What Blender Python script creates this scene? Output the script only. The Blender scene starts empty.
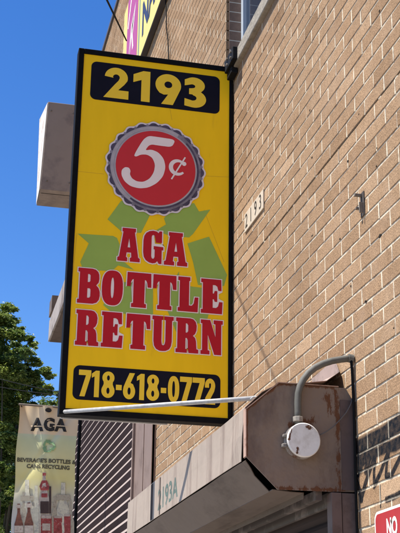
import bpy, bmesh, math, random
from mathutils import Vector
from mathutils.geometry import tessellate_polygon
random.seed(7)
R = math.radians
scene = bpy.context.scene
COL = scene.collection

# ------------------------------------------------------------------ camera
# world: the brick facade is the plane X = 0, it runs along Y, Z is up, the street is on the -X side
F_PX, YAW, PITCH, ROLL = 1146.24, R(12.805), R(19.778), R(0.7675)
fw = Vector((math.sin(YAW)*math.cos(PITCH), math.cos(YAW)*math.cos(PITCH), math.sin(PITCH)))
r0 = Vector((math.cos(YAW), -math.sin(YAW), 0)); u0 = r0.cross(fw)
rt = r0*math.cos(ROLL)+u0*math.sin(ROLL); up = -r0*math.sin(ROLL)+u0*math.cos(ROLL)
CAM = Vector((-1.6, 0, 1.6))
cd = bpy.data.cameras.new('camera'); cam = bpy.data.objects.new('camera', cd); COL.objects.link(cam)
from mathutils import Matrix
m = Matrix((rt, up, -fw)).transposed().to_4x4(); m.translation = CAM
cam.matrix_world = m
cd.sensor_fit = 'HORIZONTAL'; cd.sensor_width = 36; cd.lens = 36*F_PX/400
cd.clip_end = 3000; cd.clip_start = .05
scene.camera = cam

# ------------------------------------------------------------------ light
SUN_EL, SUN_AZ = R(66), R(1.2)      # the sun stands square to the facade, a touch beyond it
sun_dir = Vector((-math.cos(SUN_EL)*math.cos(SUN_AZ), math.cos(SUN_EL)*math.sin(SUN_AZ), math.sin(SUN_EL)))
sd = bpy.data.lights.new('sun', 'SUN'); sd.energy = 5.0; sd.angle = R(.53); sd.color = (1, .95, .87)
sun = bpy.data.objects.new('sun', sd); COL.objects.link(sun)
sun.rotation_euler = sun_dir.to_track_quat('Z', 'Y').to_euler(); sun.location = (-5, 0, 12)
world = bpy.data.worlds.new('World'); scene.world = world; world.use_nodes = True
wn = world.node_tree; bg = wn.nodes['Background']
sky = wn.nodes.new('ShaderNodeTexSky'); sky.sky_type = 'NISHITA'; sky.sun_disc = False
sky.sun_elevation = SUN_EL; sky.sun_rotation = math.atan2(sun_dir.x, sun_dir.y)
sky.air_density = 1.0; sky.dust_density = .1; sky.ozone_density = 3.0
hs = wn.nodes.new('ShaderNodeHueSaturation'); hs.inputs['Saturation'].default_value = 1.32; hs.inputs['Hue'].default_value = .512
wn.links.new(sky.outputs[0], hs.inputs['Color']); wn.links.new(hs.outputs[0], bg.inputs[0]); bg.inputs[1].default_value = .088
scene.view_settings.view_transform = 'Standard'; scene.view_settings.look = 'None'
scene.view_settings.gamma = 1; scene.view_settings.use_curve_mapping = False
scene.view_settings.exposure = 1.1

# ------------------------------------------------------------------ helpers
def ray(px, py): return fw*F_PX + rt*(px-200) - up*(py-266.5)
def onX(px, py, X=0.0): d = ray(px, py); return CAM + d*((X-CAM.x)/d.x)
def onY(px, py, Y): d = ray(px, py); return CAM + d*(Y/d.y)

def mat(name, col, rough=.6, var=.12, scale=8, metal=0, bump=0, bscale=60, spec=.4, stain=None, stain_s=3, stain_t=.55, stretch=(1,1,1)):
    M = bpy.data.materials.new(name); M.use_nodes = True; n = M.node_tree.nodes; l = M.node_tree.links
    b = n['Principled BSDF']; b.inputs['Roughness'].default_value = rough; b.inputs['Metallic'].default_value = metal
    b.inputs['Specular IOR Level'].default_value = spec
    tc = n.new('ShaderNodeTexCoord'); mp = n.new('ShaderNodeMapping'); mp.inputs['Scale'].default_value = stretch
    l.new(tc.outputs['Object'], mp.inputs[0])
    no = n.new('ShaderNodeTexNoise'); no.inputs['Scale'].default_value = scale; no.inputs['Detail'].default_value = 6
    no.inputs['Roughness'].default_value = .65
    l.new(mp.outputs[0], no.inputs[0])
    mr = n.new('ShaderNodeMapRange'); mr.inputs[1].default_value = .25; mr.inputs[2].default_value = .75
    mr.inputs[3].default_value = 1-var; mr.inputs[4].default_value = 1+var
    l.new(no.outputs[0], mr.inputs[0])
    vm = n.new('ShaderNodeVectorMath'); vm.operation = 'SCALE'; vm.inputs[0].default_value = col[:3]
    l.new(mr.outputs[0], vm.inputs['Scale']); out = vm.outputs[0]
    if stain:
        n2 = n.new('ShaderNodeTexNoise'); n2.inputs['Scale'].default_value = stain_s; n2.inputs['Detail'].default_value = 8
        n2.inputs['Roughness'].default_value = .7
        l.new(mp.outputs[0], n2.inputs[0])
        r2 = n.new('ShaderNodeMapRange'); r2.inputs[1].default_value = stain_t; r2.inputs[2].default_value = stain_t+.12
        l.new(n2.outputs[0], r2.inputs[0])
        mx = n.new('ShaderNodeMix'); mx.data_type = 'RGBA'; l.new(r2.outputs[0], mx.inputs[0])
        l.new(out, mx.inputs[6]); mx.inputs[7].default_value = (*stain, 1); out = mx.outputs[2]
    l.new(out, b.inputs['Base Color'])
    if bump:
        nb = n.new('ShaderNodeTexNoise'); nb.inputs['Scale'].default_value = bscale; nb.inputs['Detail'].default_value = 5
        l.new(tc.outputs['Object'], nb.inputs[0]); bp = n.new('ShaderNodeBump'); bp.inputs['Distance'].default_value = bump
        bp.inputs['Strength'].default_value = 1
        l.new(nb.outputs[0], bp.inputs['Height']); l.new(bp.outputs[0], b.inputs['Normal'])
    M['out'] = ''
    return M

def tag(o, label=None, cat=None, group=None, kind=None):
    if label: o['label'] = label
    if cat: o['category'] = cat
    if group: o['group'] = group
    if kind: o['kind'] = kind
    return o
def empty(name, loc, label, cat, group=None):
    o = bpy.data.objects.new(name, None); COL.objects.link(o); o.location = loc
    bpy.context.view_layer.update()
    return tag(o, label, cat, group)
class MB:
    def __init__(s): s.v = []; s.f = []
    def add(s, vs, fs):
        k = len(s.v); s.v += [tuple(v) for v in vs]; s.f += [tuple(i+k for i in f) for f in fs]; return s
    def box(s, a, b):
        x0,y0,z0 = a; x1,y1,z1 = b
        return s.add([(x0,y0,z0),(x1,y0,z0),(x1,y1,z0),(x0,y1,z0),(x0,y0,z1),(x1,y0,z1),(x1,y1,z1),(x0,y1,z1)],
            [(0,3,2,1),(4,5,6,7),(0,1,5,4),(1,2,6,5),(2,3,7,6),(3,0,4,7)])
    def prism_y(s, pts, y0, y1):      # pts (x,z)
        n = len(pts)
        vs = [(p[0],y0,p[1]) for p in pts]+[(p[0],y1,p[1]) for p in pts]
        fs = [tuple(range(n)), tuple(range(2*n-1,n-1,-1))]+[(i,i+n,(i+1)%n+n,(i+1)%n) for i in range(n)]
        return s.add(vs, fs)
    def sheet_y(s, pts, y0, y1, t=.002, ny=1, wob=0):   # open profile (x,z) extruded along Y as thin sheet
        n = len(pts)
        vs = []
        rnd = random.Random(3)
        for j in range(ny+1):
            y = y0+(y1-y0)*j/ny
            for p in pts: vs.append((p[0]+rnd.uniform(-wob,wob), y, p[1]+rnd.uniform(-wob,wob)))
        fs = [(j*n+i, j*n+i+1, (j+1)*n+i+1, (j+1)*n+i) for j in range(ny) for i in range(n-1)]
        return s.add(vs, fs)
    def tube(s, pts, r, n=12, cap=True):
        pts = [Vector(p) for p in pts]; rs = r if isinstance(r,(list,tuple)) else [r]*len(pts)
        vs = []; prev = None
        for i,p in enumerate(pts):
            t = (pts[min(i+1,len(pts)-1)]-pts[max(i-1,0)]).normalized()
            if prev is None:
                a = Vector((0,0,1)) if abs(t.z) < .9 else Vector((1,0,0)); u = t.cross(a).normalized()
            else: u = (prev - t*prev.dot(t)).normalized()
            prev = u; w = t.cross(u)
            for k in range(n):
                an = 2*math.pi*k/n; vs.append(p+(u*math.cos(an)+w*math.sin(an))*rs[i])
        fs = [(i*n+k, i*n+(k+1)%n, (i+1)*n+(k+1)%n, (i+1)*n+k) for i in range(len(pts)-1) for k in range(n)]
        if cap: fs += [tuple(range(n-1,-1,-1)), tuple(range((len(pts)-1)*n, len(pts)*n))]
        return s.add(vs, fs)
    def lathe_y(s, cx, cz, prof, n=40):   # prof list (r, y)
        vs = [(cx+r*math.cos(2*math.pi*k/n), y, cz+r*math.sin(2*math.pi*k/n)) for r,y in prof for k in range(n)]
        m_ = len(prof)
        fs = [(i*n+k, i*n+(k+1)%n, (i+1)*n+(k+1)%n, (i+1)*n+k) for i in range(m_-1) for k in range(n)]
        fs += [tuple(range(n-1,-1,-1)), tuple(range((m_-1)*n, m_*n))]
        return s.add(vs, fs)
    def build(s, name, material, parent=None, smooth=False, bevel=0, solid=0):
        me = bpy.data.meshes.new(name); o = bpy.data.objects.new(name, me); COL.objects.link(o)
        off = Vector((0,0,0))
        if parent is not None:
            p = parent
            while p is not None: off += p.location; p = p.parent
            o.parent = parent
        me.from_pydata([tuple(Vector(v)-off) for v in s.v], [], s.f)
        me.validate(); me.update()
        bm = bmesh.new(); bm.from_mesh(me); bmesh.ops.recalc_face_normals(bm, faces=bm.faces[:]); bm.to_mesh(me); bm.free()
        if material: me.materials.append(material)
        if smooth:
            for p in me.polygons: p.use_smooth = True
        if solid:
            md = o.modifiers.new('t','SOLIDIFY'); md.thickness = solid; md.offset = 0
        if bevel:
            md = o.modifiers.new('b','BEVEL'); md.width = bevel; md.segments = 2; md.limit_method = 'ANGLE'; md.angle_limit = R(40)
        return o

def offset_poly(pts, d):
    n = len(pts); area = sum(pts[i][0]*pts[(i+1)%n][1]-pts[(i+1)%n][0]*pts[i][1] for i in range(n))/2
    sg = 1 if area > 0 else -1
    out = []
    for i in range(n):
        a, b, c = Vector(pts[i-1]), Vector(pts[i]), Vector(pts[(i+1)%n])
        e1 = (b-a); e2 = (c-b)
        if e1.length < 1e-7 or e2.length < 1e-7: out.append(tuple(b)); continue
        e1.normalize(); e2.normalize()
        n1 = Vector((e1.y,-e1.x))*sg; n2 = Vector((e2.y,-e2.x))*sg
        mm = n1+n2
        if mm.length < 1e-4: mm = n1.copy()
        mm.normalize(); k = d/max(.45, mm.dot(n1)); out.append(tuple(b+mm*k))
    return out
def flat(mb, polys, put):
    """polys = [outer, hole, hole..] of (u,v); put maps (u,v) to 3D"""
    tri = tessellate_polygon([[Vector((p[0],p[1],0)) for p in q] for q in polys])
    vs = [put(*p) for q in polys for p in q]
    return mb.add(vs, [tuple(t) for t in tri])
def ell(cx, cy, rx, ry, n=32, a0=0, a1=360, p=2.0):
    out = []
    full = (a1-a0) >= 360
    for i in range(n if full else n+1):
        a = R(a0+(a1-a0)*i/n); c, s_ = math.cos(a), math.sin(a)
        out.append((cx+rx*math.copysign(abs(c)**(2/p), c), cy+ry*math.copysign(abs(s_)**(2/p), s_)))
    return out
def stroke(path, w):
    """outline polygon around an open path, w half width (number or list), flat ends"""
    n = len(path); L = []; Rr = []
    ws = w if isinstance(w, list) else [w]*n
    for i in range(n):
        a = Vector(path[max(i-1,0)]); b = Vector(path[min(i+1,n-1)]); t = (b-a).normalized()
        nn = Vector((-t.y, t.x)); p = Vector(path[i])
        L.append(tuple(p+nn*ws[i])); Rr.append(tuple(p-nn*ws[i]))
    return L+Rr[::-1]
def rrect(x0, z0, x1, z1, r, n=6):
    out = []
    for cx, cz, a in ((x1-r,z1-r,0),(x0+r,z1-r,90),(x0+r,z0+r,180),(x1-r,z0+r,270)):
        for i in range(n+1):
            t = R(a+90*i/n); out.append((cx+r*math.cos(t), cz+r*math.sin(t)))
    return out

# ------------------------------------------------------------------ glyphs (unit height)
SL = {
'A': ([[(0,0),(0,.1),(.06,.12),(.2,.9),(.16,.9),(.16,1),(.66,1),(.66,.9),(.62,.9),(.78,.12),(.84,.1),(.84,0),(.48,0),(.48,.1),(.53,.12),(.515,.27),(.33,.27),(.31,.12),(.36,.1),(.36,0)],
       [(.355,.41),(.485,.41),(.42,.72)]], .84),
'G': ([[(.45,.53),(.45,.43),(.49,.43),(.49,.2),(.46,.15),(.42,.14),(.38,.16),(.36,.22),(.36,.8),(.38,.85),(.42,.87),(.47,.85),(.5,.78),(.53,.64),(.77,.64),(.77,1),(.67,1),(.63,.94),(.55,.985),(.42,1),(.28,.98),(.15,.92),(.07,.82),(.04,.68),(.04,.32),(.07,.18),(.15,.08),(.28,.02),(.42,0),(.53,.02),(.6,.08),(.66,0),(.77,0),(.77,.42),(.83,.42),(.83,.52)]], .84),
'B': ([[(0,0),(0,.1),(.06,.1),(.06,.9),(0,.9),(0,1),(.52,1),(.63,.98),(.72,.92),(.76,.84),(.77,.72),(.75,.62),(.66,.53),(.75,.46),(.8,.36),(.81,.24),(.78,.12),(.7,.04),(.56,0)],
       [(.34,.6),(.34,.85),(.42,.85),(.46,.81),(.46,.64),(.42,.6)], [(.34,.15),(.34,.44),(.44,.44),(.48,.4),(.48,.2),(.44,.15)]], .81),
'O': ([ell(.4,.5,.4,.5,36,p=2.6), ell(.4,.5,.075,.31,20,p=2.4)], .8),
'T': ([[(.16,0),(.64,0),(.64,.1),(.58,.11),(.58,.82),(.64,.79),(.67,.73),(.69,.6),(.8,.6),(.79,1),(.01,1),(0,.6),(.11,.6),(.13,.73),(.16,.79),(.22,.82),(.22,.11),(.16,.1)]], .8),
'L': ([[(0,0),(.73,0),(.75,.42),(.63,.42),(.59,.24),(.52,.17),(.4,.17),(.4,.9),(.44,.9),(.44,1),(0,1),(0,.9),(.06,.9),(.06,.1),(0,.1)]], .75),
'E': ([[(0,0),(.73,0),(.75,.34),(.64,.34),(.6,.21),(.53,.16),(.4,.16),(.4,.42),(.45,.42),(.48,.35),(.56,.35),(.56,.66),(.48,.66),(.45,.58),(.4,.58),(.4,.84),(.5,.84),(.57,.8),(.61,.68),(.71,.68),(.7,1),(0,1),(0,.9),(.06,.9),(.06,.1),(0,.1)]], .75),
'R': ([[(0,0),(.42,0),(.42,.1),(.36,.1),(.36,.43),(.42,.43),(.46,.37),(.47,.1),(.5,0),(.86,0),(.86,.1),(.79,.11),(.77,.34),(.73,.44),(.64,.5),(.73,.56),(.78,.66),(.79,.8),(.75,.91),(.66,.98),(.55,1),(0,1),(0,.9),(.06,.9),(.06,.1),(0,.1)],
       [(.36,.57),(.43,.57),(.48,.62),(.48,.8),(.43,.86),(.36,.86)]], .86),
'U': ([[(0,1),(0,.9),(.06,.9),(.06,.28),(.09,.14),(.17,.05),(.3,.005),(.42,0),(.54,.01),(.67,.06),(.74,.15),(.77,.28),(.77,.9),(.83,.9),(.83,1),(.47,1),(.47,.9),(.53,.9),(.53,.28),(.5,.18),(.44,.15),(.38,.18),(.36,.28),(.36,.9),(.42,.9),(.42,1)]], .83),
'N': ([[(0,0),(.34,0),(.34,.1),(.27,.11),(.27,.58),(.54,0),(.8,0),(.8,.9),(.86,.9),(.86,1),(.51,1),(.51,.9),(.58,.89),(.58,.5),(.36,1),(0,1),(0,.9),(.06,.9),(.06,.1),(0,.1)]], .86),
}
def arc(cx, cy, rx, ry, a0, a1, n=14):
    return [(cx+rx*math.cos(R(a0+(a1-a0)*i/n)), cy+ry*math.sin(R(a0+(a1-a0)*i/n))) for i in range(n+1)]
# wide heavy numerals
WD = {
'1': ([[(.3,0),(.62,0),(.62,1),(.36,1),(0,.86),(0,.6),(.3,.7)]], .62),
'2': ([[(0,0),(.86,0),(.86,.27),(.5,.27),(.7,.46)]+arc(.42,.68,.4,.32,-15,178,16)+[(.32,.66)]+arc(.42,.68,.12,.1,170,-10,8)+[(.5,.58),(.38,.45)]], .86),
'3': ([[(.02,.04)]+arc(.36,.29,.43,.29,-100,62,14)+[(.6,.53)]+arc(.36,.74,.38,.26,-40,115,12)+[(.02,.9),(.02,.7),(.22,.75)]+arc(.28,.7,.12,.065,90,-80,6)+[(.18,.62),(.18,.43),(.3,.43)]+arc(.3,.315,.15,.09,80,-90,6)+[(.02,.28)]], .8),
'9': ([arc(.42,.64,.42,.36,-18,215,26)+[(.14,.36),(.28,.31),(.42,.33),(.2,0),(.58,0),(.77,.42)], ell(.42,.65,.13,.11,16)], .84),
}
# narrow heavy numerals
def six():
    return ([[(.24,.0+.02)]+[(x,y) for x,y in arc(.25,.3,.25,.3,-90,40,10)]+[(.4,.58),(.3,.62),(.47,1),(.25,1)]+[(.1,.66),(.02,.46)]+arc(.25,.3,.25,.3,170,268,8), ell(.25,.31,.065,.14,14)], .5)
NR = {
'7': ([[(.06,0),(.27,0),(.5,.82),(.5,1),(0,1),(0,.8),(.29,.8)]], .5),
'1': ([[(.12,0),(.33,0),(.33,1),(.17,1),(0,.88),(0,.72),(.12,.78)]], .33),
'8': ([arc(.25,.27,.25,.27,-155+0,35,14)+[(.42,.52)]+arc(.25,.76,.23,.24,-40,220,20)+[(.08,.52)]+arc(.25,.27,.25,.27,145,204,5), ell(.25,.27,.06,.12,14), ell(.25,.755,.055,.1,14)], .5),
'6': six(),
'0': ([ell(.24,.5,.24,.5,30,p=2.3), ell(.24,.5,.06,.31,18,p=2.3)], .48),
'2': ([[(0,0),(.47,0),(.47,.2),(.24,.2),(.42,.5)]+arc(.235,.72,.235,.28,-20,180,14)+[(.0,.64),(.19,.64),(.19,.76)]+arc(.235,.77,.045,.05,180,0,5)+[(.27,.66),(.02,.24)]], .48),
'-': ([[(0,.32),(.22,.32),(.22,.52),(0,.52)]], .22),
}
def fit(glyph, X0, X1, Z0, Z1):
    polys, w = glyph
    return [[(X0+p[0]/w*(X1-X0), Z0+p[1]*(Z1-Z0)) for p in q] for q in polys]

_font_cache = {}
def text_mesh(s, size, xs=1.0, bold=0.0):
    """built-in font turned to triangles in (u,v), centred"""
    c = bpy.data.curves.new('t', 'FONT'); c.body = s; c.size = size; c.align_x = 'CENTER'; c.align_y = 'CENTER'
    c.offset = bold; c.resolution_u = 3
    o = bpy.data.objects.new('t', c); COL.objects.link(o)
    dg = bpy.context.evaluated_depsgraph_get(); dg.update()
    me = bpy.data.meshes.new_from_object(o.evaluated_get(dg))
    vs = [(v.co.x*xs, v.co.y) for v in me.vertices]; fs = [tuple(p.vertices) for p in me.polygons]
    bpy.data.objects.remove(o); bpy.data.curves.remove(c); bpy.data.meshes.remove(me)
    return vs, fs

# ------------------------------------------------------------------ ground
ASPH = mat('asphalt', (.055,.054,.052), .9, .25, 3, bump=.003, bscale=120)
CONC = mat('sidewalk_concrete', (.32,.305,.285), .85, .12, 2.5, bump=.002, bscale=90, stain=(.2,.19,.18), stain_s=1.2, stain_t=.6)
KERB = mat('kerb_stone', (.33,.32,.3), .8, .15, 5)
BARE = mat('far_ground', (.12,.12,.1), .95, .2, .1)
tag(MB().add([(-1500,-1500,-.16),(1500,-1500,-.16),(1500,1500,-.16),(-1500,1500,-.16)],[(0,1,2,3)]).build('ground', BARE), kind='structure')
tag(MB().add([(-14,-200,-.145),(-4.3,-200,-.145),(-4.3,300,-.145),(-14,300,-.145)],[(0,1,2,3)]).build('road', ASPH), kind='structure')
sw = MB()
for i in range(-10, 40):
    for j in range(3):
        sw.box((-4.15+j*1.39, i*1.5+.006, -.14), (-4.15+j*1.39+1.378, i*1.5+1.494, 0))
tag(sw.build('sidewalk', CONC, bevel=.004), kind='structure')
tag(MB().box((-4.32,-200,-.16),(-4.16,300,.0)).build('kerb', KERB, bevel=.01), kind='structure')
tag(MB().box((-17.5,-200,-.16),(-14,300,-.01)).build('far_sidewalk', CONC), kind='structure')
ln = MB()
for i in range(-12, 50): ln.add([(-9.2,i*4,-.141),(-9.08,i*4,-.141),(-9.08,i*4+2,-.141),(-9.2,i*4+2,-.141)],[(0,1,2,3)])
tag(ln.build('lane_marking', mat('road_paint',(.7,.7,.66),.7,.15,20)), kind='structure')

# ------------------------------------------------------------------ brick building
# graffiti in the paint of bricks and mortar: soft distance to line segments in wall coordinates
GRAF = [  # polylines in photo pixels projected on the wall, half width px
 ([(352,452),(362,447),(372,441),(382,436),(392,428),(404,420)], 6.5),
 ([(352,462),(362,458),(372,450)], 7), ([(354,446),(360,458),(358,470)], 6), ([(372,455),(388,447),(400,441)], 3.5), ([(353,470),(360,466)], 6),
 ([(361,500),(366,482),(372,464),(376,452)], 2.6),
 ([(356,478),(360,490),(362,500)], 2.2),
 ([(376,452),(374,470),(374,486),(380,474),(386,458),(390,446)], 2.4),
 ([(390,446),(387,462),(386,476),(391,476),(398,462),(404,448)], 2.4),
 ([(384,448),(396,446),(404,440)], 4.0),
 ([(386,500),(394,497),(404,491)], 2.2),
 ([(380,486),(380.5,507)], 1.1), ([(361,500),(357,484)], 2), ([(366,470),(370,455)], 4),
]
def graffiti_mask(M, soft=1.0):
    n = M.node_tree.nodes; l = M.node_tree.links
    tc = n.new('ShaderNodeTexCoord')
    sx = n.new('ShaderNodeVectorMath'); sx.operation = 'MULTIPLY'; sx.inputs[1].default_value = (0,1,1)
    l.new(tc.outputs['Object'], sx.inputs[0])
    nz = n.new('ShaderNodeTexNoise'); nz.inputs['Scale'].default_value = 40; l.new(sx.outputs[0], nz.inputs[0])
    cur = None
    for path, wpx in GRAF:
        P = [onX(*q) for q in path]
        for a, b in zip(P[:-1], P[1:]):
            w = wpx*a.y/F_PX*1.5
            pa = n.new('ShaderNodeVectorMath'); pa.operation = 'SUBTRACT'; l.new(sx.outputs[0], pa.inputs[0]); pa.inputs[1].default_value = (0,a.y,a.z)
            ba = Vector((0, b.y-a.y, b.z-a.z))
            dt = n.new('ShaderNodeVectorMath'); dt.operation = 'DOT_PRODUCT'; l.new(pa.outputs[0], dt.inputs[0]); dt.inputs[1].default_value = ba/ba.length_squared
            cl = n.new('ShaderNodeClamp'); l.new(dt.outputs['Value'], cl.inputs[0])
            sc = n.new('ShaderNodeVectorMath'); sc.operation = 'SCALE'; sc.inputs[0].default_value = ba; l.new(cl.outputs[0], sc.inputs['Scale'])
            ds = n.new('ShaderNodeVectorMath'); ds.operation = 'DISTANCE'; l.new(pa.outputs[0], ds.inputs[0]); l.new(sc.outputs[0], ds.inputs[1])
            mr = n.new('ShaderNodeMapRange'); mr.inputs[1].default_value = w*1.3; mr.inputs[2].default_value = w*.84
            l.new(ds.outputs['Value'], mr.inputs[0])
            if cur is None: cur = mr.outputs[0]
            else:
                mx = n.new('ShaderNodeMath'); mx.operation = 'MAXIMUM'; l.new(cur, mx.inputs[0]); l.new(mr.outputs[0], mx.inputs[1]); cur = mx.outputs[0]
    mm = n.new('ShaderNodeMath'); mm.operation = 'MULTIPLY'; l.new(cur, mm.inputs[0])
    m2 = n.new('ShaderNodeMapRange'); m2.inputs[1].default_value = .3; m2.inputs[2].default_value = .6; m2.inputs[3].default_value = .86*soft; m2.inputs[4].default_value = 1.0*soft
    l.new(nz.outputs[0], m2.inputs[0]); l.new(m2.outputs[0], mm.inputs[1])
    b = n['Principled BSDF']; src = b.inputs['Base Color'].links[0].from_socket
    mx = n.new('ShaderNodeMix'); mx.data_type = 'RGBA'; l.new(mm.outputs[0], mx.inputs[0]); l.new(src, mx.inputs[6]); mx.inputs[7].default_value = (.012,.014,.018,1)
    l.new(mx.outputs[2], b.inputs['Base Color'])

def brick_material():
    M = bpy.data.materials.new('tan_brick'); M.use_nodes = True; n = M.node_tree.nodes; l = M.node_tree.links
    b = n['Principled BSDF']; b.inputs['Roughness'].default_value = .95; b.inputs['Specular IOR Level'].default_value = .04
    at = n.new('ShaderNodeAttribute'); at.attribute_name = 'tone'
    cr = n.new('ShaderNodeValToRGB'); e = cr.color_ramp.elements
    e[0].position = 0; e[0].color = (.215,.132,.074,1); e[1].position = 1; e[1].color = (.39,.262,.162,1)
    x = e.new(.25); x.color = (.270,.171,.100,1)
    x = e.new(.75); x.color = (.32,.208,.124,1)
    l.new(at.outputs['Fac'], cr.inputs[0])
    tc = n.new('ShaderNodeTexCoord')
    def noise(s, d, lo, hi, a=.3, c=.7):
        q = n.new('ShaderNodeTexNoise'); q.inputs['Scale'].default_value = s; q.inputs['Detail'].default_value = d; q.inputs['Roughness'].default_value = .7
        l.new(tc.outputs['Object'], q.inputs[0]); r_ = n.new('ShaderNodeMapRange'); r_.inputs[1].default_value = a; r_.inputs[2].default_value = c
        r_.inputs[3].default_value = lo; r_.inputs[4].default_value = hi; l.new(q.outputs[0], r_.inputs[0]); return q, r_
    q1, r1 = noise(150, 4, .5, 1.5); q2, r2 = noise(1.1, 5, .88, 1.12); q3, r3 = noise(30, 5, .85, 1.15)
    cur = cr.outputs[0]
    for r_ in (r1, r2, r3):
        v = n.new('ShaderNodeVectorMath'); v.operation = 'SCALE'; l.new(cur, v.inputs[0]); l.new(r_.outputs[0], v.inputs['Scale']); cur = v.outputs[0]
    # dusty pale bloom
    q4, r4 = noise(4, 8, 0, .35, .5, .75)
    mx = n.new('ShaderNodeMix'); mx.data_type = 'RGBA'; l.new(r4.outputs[0], mx.inputs[0]); l.new(cur, mx.inputs[6]); mx.inputs[7].default_value = (.42,.31,.22,1)
    l.new(mx.outputs[2], b.inputs['Base Color'])
    bp = n.new('ShaderNodeBump'); bp.inputs['Distance'].default_value = .0022; bp.inputs['Strength'].default_value = .9
    l.new(q1.outputs[0], bp.inputs['Height']); l.new(bp.outputs[0], b.inputs['Normal'])
    return M
BRICK = brick_material()
MORT = mat('cream_mortar', (.62,.54,.41), .95, .14, 60, bump=.001, bscale=300, spec=.03, stain=(.34,.26,.19), stain_s=14, stain_t=.47)
graffiti_mask(BRICK); graffiti_mask(MORT, .62)
RECESSD = mat('recess_dark', (.03,.026,.022), 1, .2, 20, spec=.05)
OPENJ = mat('open_joint_brown', (.085,.062,.045), 1, .3, 20, spec=.05)

bld = empty('brick_building', (0,0,0), 'tan brick building with white mortar joints, shuttered shopfronts and an upstairs window', 'building')
H, L, Z0, Y0 = .0722, .2165, 2.577, 4.107
YA, YB, ZA, ZB = -3.0, 14.3, 0.0, 9.06
WIN = (5.0, 6.36, 5.252, 6.75)
HOLES = [(4.235, 7.02, -1, 2.32), (9.2, 14.0, -1, 5.1), (WIN[0], WIN[1], WIN[2], WIN[3]), (20, 21, 5.5, 6.8)]
HOLES.pop()
J = .0098
DEP = .0026
bv = []; bf = []; tone = []; mv = MB()
ci = int(math.floor((ZA-Z0)/H))
while Z0+ci*H < ZB:
    zb = Z0+ci*H; zt = min(zb+H, ZB)
    off = 0 if ci % 2 == 0 else L/2
    k = int(math.floor((YA-Y0)/L))-1
    rn = random.Random(ci*31+5)
    dz0 = rn.uniform(-.0011,.0011)
    while Y0+k*L+off < YB:
        y0 = Y0+k*L+off+rn.uniform(-.0022,.0022); y1 = Y0+(k+1)*L+off
        segs = [(max(y0+J/2, YA), min(y1-J/2, YB))]
        bz0, bz1 = zb+J/2+dz0, zt-J/2+dz0*.6
        if ci == 17: bz0 += .001
        if ci == 16: bz1 -= .001
        hj = (y0-J/2, y0+J/2)
        for (ha, hb, hc, hd) in HOLES:
            if bz1 > hc+.01 and bz0 < hd-.01:
                ns = []
                for a, b in segs:
                    if b <= ha or a >= hb: ns.append((a,b))
                    else:
                        if a < ha: ns.append((a, ha))
                        if b > hb: ns.append((hb, b))
                segs = ns
        for a, b in segs:
            if b-a < .012: continue
            px = rn.uniform(-.0006,.0006)
            i0 = len(bv)
            x0 = -.000+px; tl = rn.uniform(-.0006,.0006); tv = rn.uniform(-.0005,.0005)
            c = .0012
            jt = lambda: rn.uniform(-.0011,.0011)
            ja = [(jt(),jt()) for _ in range(4)]
            bv += [(x0+tl,a+c+ja[0][0],bz0+c+ja[0][1]),(x0-tl,b-c+ja[1][0],bz0+c+ja[1][1]),(x0-tl+tv,b-c+ja[2][0],bz1-c+ja[2][1]),(x0+tl+tv,a+c+ja[3][0],bz1-c+ja[3][1]),
                   (x0+.0012,a+ja[0][0],bz0+ja[0][1]),(x0+.0012,b+ja[1][0],bz0+ja[1][1]),(x0+.0012,b+ja[2][0],bz1+ja[2][1]),(x0+.0012,a+ja[3][0],bz1+ja[3][1]),
                   (.02,a,bz0),(.02,b,bz0),(.02,b,bz1),(.02,a,bz1)]
            fs = [(0,3,2,1),(0,1,5,4),(1,2,6,5),(2,3,7,6),(3,0,4,7),(4,5,9,8),(5,6,10,9),(6,7,11,10),(7,4,8,11)]
            bf += [tuple(i+i0 for i in f) for f in fs]
            t = min(1,max(0,rn.gauss(.5,.2))); tone += [t]*9
        # head joint strip, nearly flush
        inh = any(hj[1] > ha and hj[0] < hb and bz1 > hc+.01 and bz0 < hd-.01 for ha,hb,hc,hd in HOLES)
        if not inh and YA < hj[0] and hj[1] < YB:
            xx = .0002+rn.uniform(-.0012,.0016)
            yl, yr = hj[0]-.0004, hj[1]+.0004
            mv.add([(xx,yl,bz0-.001),(xx,yr,bz0-.001),(xx,yr,bz1+.001),(xx,yl,bz1+.001),(.01,yl,bz0-.001),(.01,yr,bz0-.001),(.01,yr,bz1+.001),(.01,yl,bz1+.001)],
                   [(0,3,2,1),(0,1,5,4),(1,2,6,5),(2,3,7,6),(3,0,4,7)])
        k += 1
    ci += 1
# bed mortar plane with openings cut out
ys = sorted({YA,YB}|{h[0] for h in HOLES}|{h[1] for h in HOLES}); zs = sorted({ZA,ZB}|{h[2] for h in HOLES if h[2]>ZA}|{h[3] for h in HOLES})
for a, b in zip(ys[:-1], ys[1:]):
    for c, d in zip(zs[:-1], zs[1:]):
        my, mz = (a+b)/2, (c+d)/2
        if any(h[0] < my < h[1] and h[2] < mz < h[3] for h in HOLES): continue
        mv.add([(DEP,a,c),(DEP,b,c),(DEP,b,d),(DEP,a,d)], [(0,3,2,1)])
me = bpy.data.meshes.new('wall'); me.from_pydata(bv, [], bf)
at = me.attributes.new('tone', 'FLOAT', 'FACE'); at.data.foreach_set('value', tone)
me.materials.append(BRICK); wall = bpy.data.objects.new('wall', me); COL.objects.link(wall); wall.parent = bld
mo = mv.build('mortar', MORT, bld)
# open dark bed joint
zc = Z0+17*H
cr = MB()
yy = 3.0
rr = random.Random(9)
while yy < 8.2:
    w_ = rr.uniform(.1,.35)
    cr.box((-.0006, yy, zc-.0012+rr.uniform(-.001,.001)), (.004, yy+w_, zc+.0012+rr.uniform(-.001,.002))); yy += w_+rr.choice([0,0,.01,.03])
cr.build('open_joint', OPENJ, bld)
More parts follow.
